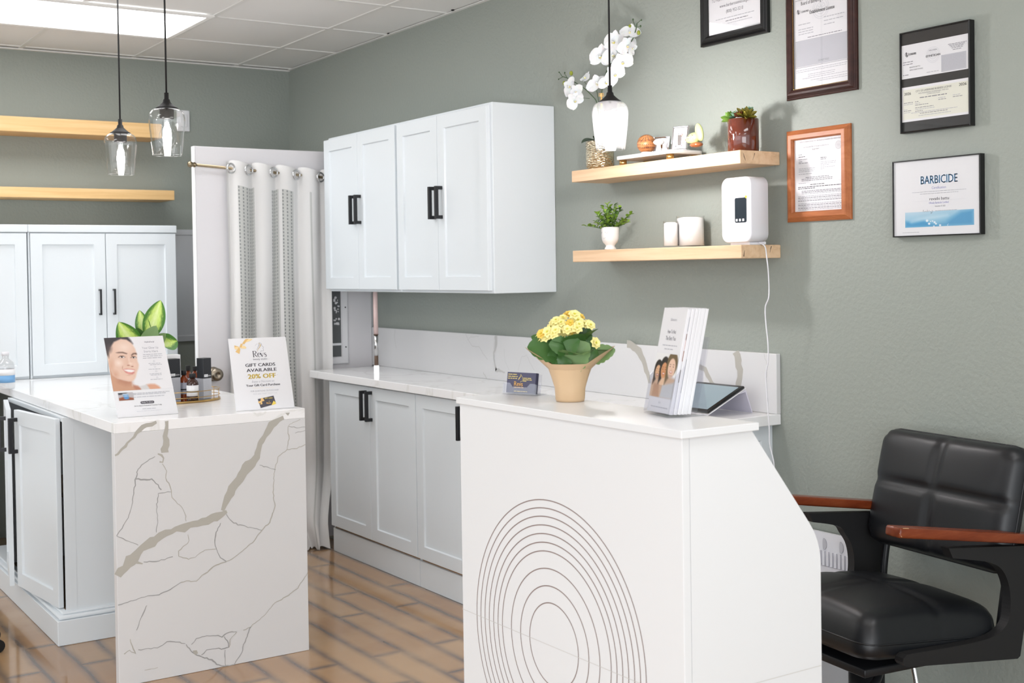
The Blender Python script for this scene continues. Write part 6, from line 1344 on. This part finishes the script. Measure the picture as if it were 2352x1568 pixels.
mb = MB(); mb.tube([C(.50, -.17, .13), C(.50, .17, .13)], .014, 'chrome', 12); mb.build('footrest_bar', t)
# ---- slatted white crate beside the wall, behind the chair
cy0, cy1, cz1 = 2.640, 3.02 if False else 2.97, .5365
t = thing('slatted_crate', 'white slatted plastic crate with two cut-out handles, behind the salon chair by the wall', 'crate', (2.93, (cy0+cy1)/2, 0))
mb = MB(); fr = Fr((3.03, cy1, 0), (0, -1, 0), (0, 0, 1), (-1, 0, 0)); w = cy1-cy0
mb.bev(Fr((2.86, cy0, 0), (1, 0, 0), (0, 1, 0), (0, 0, 1)), 0, 0, .0005, .19, w, .43, .004, 'white_plastic'); mb.fbox(fr, 0, .43, -.012, w, cz1, 0, 'white_plastic'); mb.build('body', t)
mb2 = MB(); f2 = Fr((2.86, cy1, 0), (0, -1, 0), (0, 0, 1), (-1, 0, 0))
mb = MB()
for i in range(20): y_ = .01+i*w/20; mb.fbox(fr, y_, .432, .0002, y_+.009, .478, .006, 'white_plastic')
for z in (.10, .17, .24, .31, .38): mb2.fbox(f2, .01, z, .0002, w-.01, z+.02, .004, 'white_plastic_grey')
mb.build('slats', t); mb2.build('grille', t)
for Yh in (2.706, 2.776, 2.85):
    mb = MB(); y_ = cy1-Yh; mb.prism(fr, [(y_+.013*math.cos(a)*(1 if math.cos(a) > 0 else .25), .500+.019*math.sin(a)) for a in [2*math.pi*k/20 for k in range(20)]], .0002, .003, 'white_plastic_grey'); mb.build('handle_hole', t)
mb = MB(); mb.tube([V((2.86, 2.66, .445)), V((2.92, 2.70, .462)), V((2.95, 2.76, .468)), V((2.93, 2.82, .455)), V((2.9, 2.90, .44))], .0035, 'black_metal', 8, sub=6); mb.tube([V((2.88, 2.9, .44)), V((2.84, 2.88, .38)), V((2.845, 2.80, .20)), V((2.84, 2.78, .01))], .004, 'black_metal', 8, sub=6)
tag(mb.build('black_cable'), 'black cable looped over the white crate behind the chair', 'cable')
O = onz(1893, 1545, .32); mb = MB(); mb.bev(XYZ, 2.80, 2.80, .28, 2.835, 2.86, .33, .006, 'red_bit'); mb2 = mb
mb = MB(); mb.bev(XYZ, 2.78, 2.74, .0005, 2.853, 2.97, .275, .008, 'white_plastic'); bx_ = tag(mb.build('floor_box'), 'low white box on the floor behind the salon chair', 'box')
mb2 = MB(); mb2.bev(XYZ, 2.79, 2.80, .2755, 2.84, 2.88, .30, .006, 'red_bit'); tag(mb2.build('red_cap'), 'small red plastic piece lying on the low white box behind the chair', 'plastic piece')
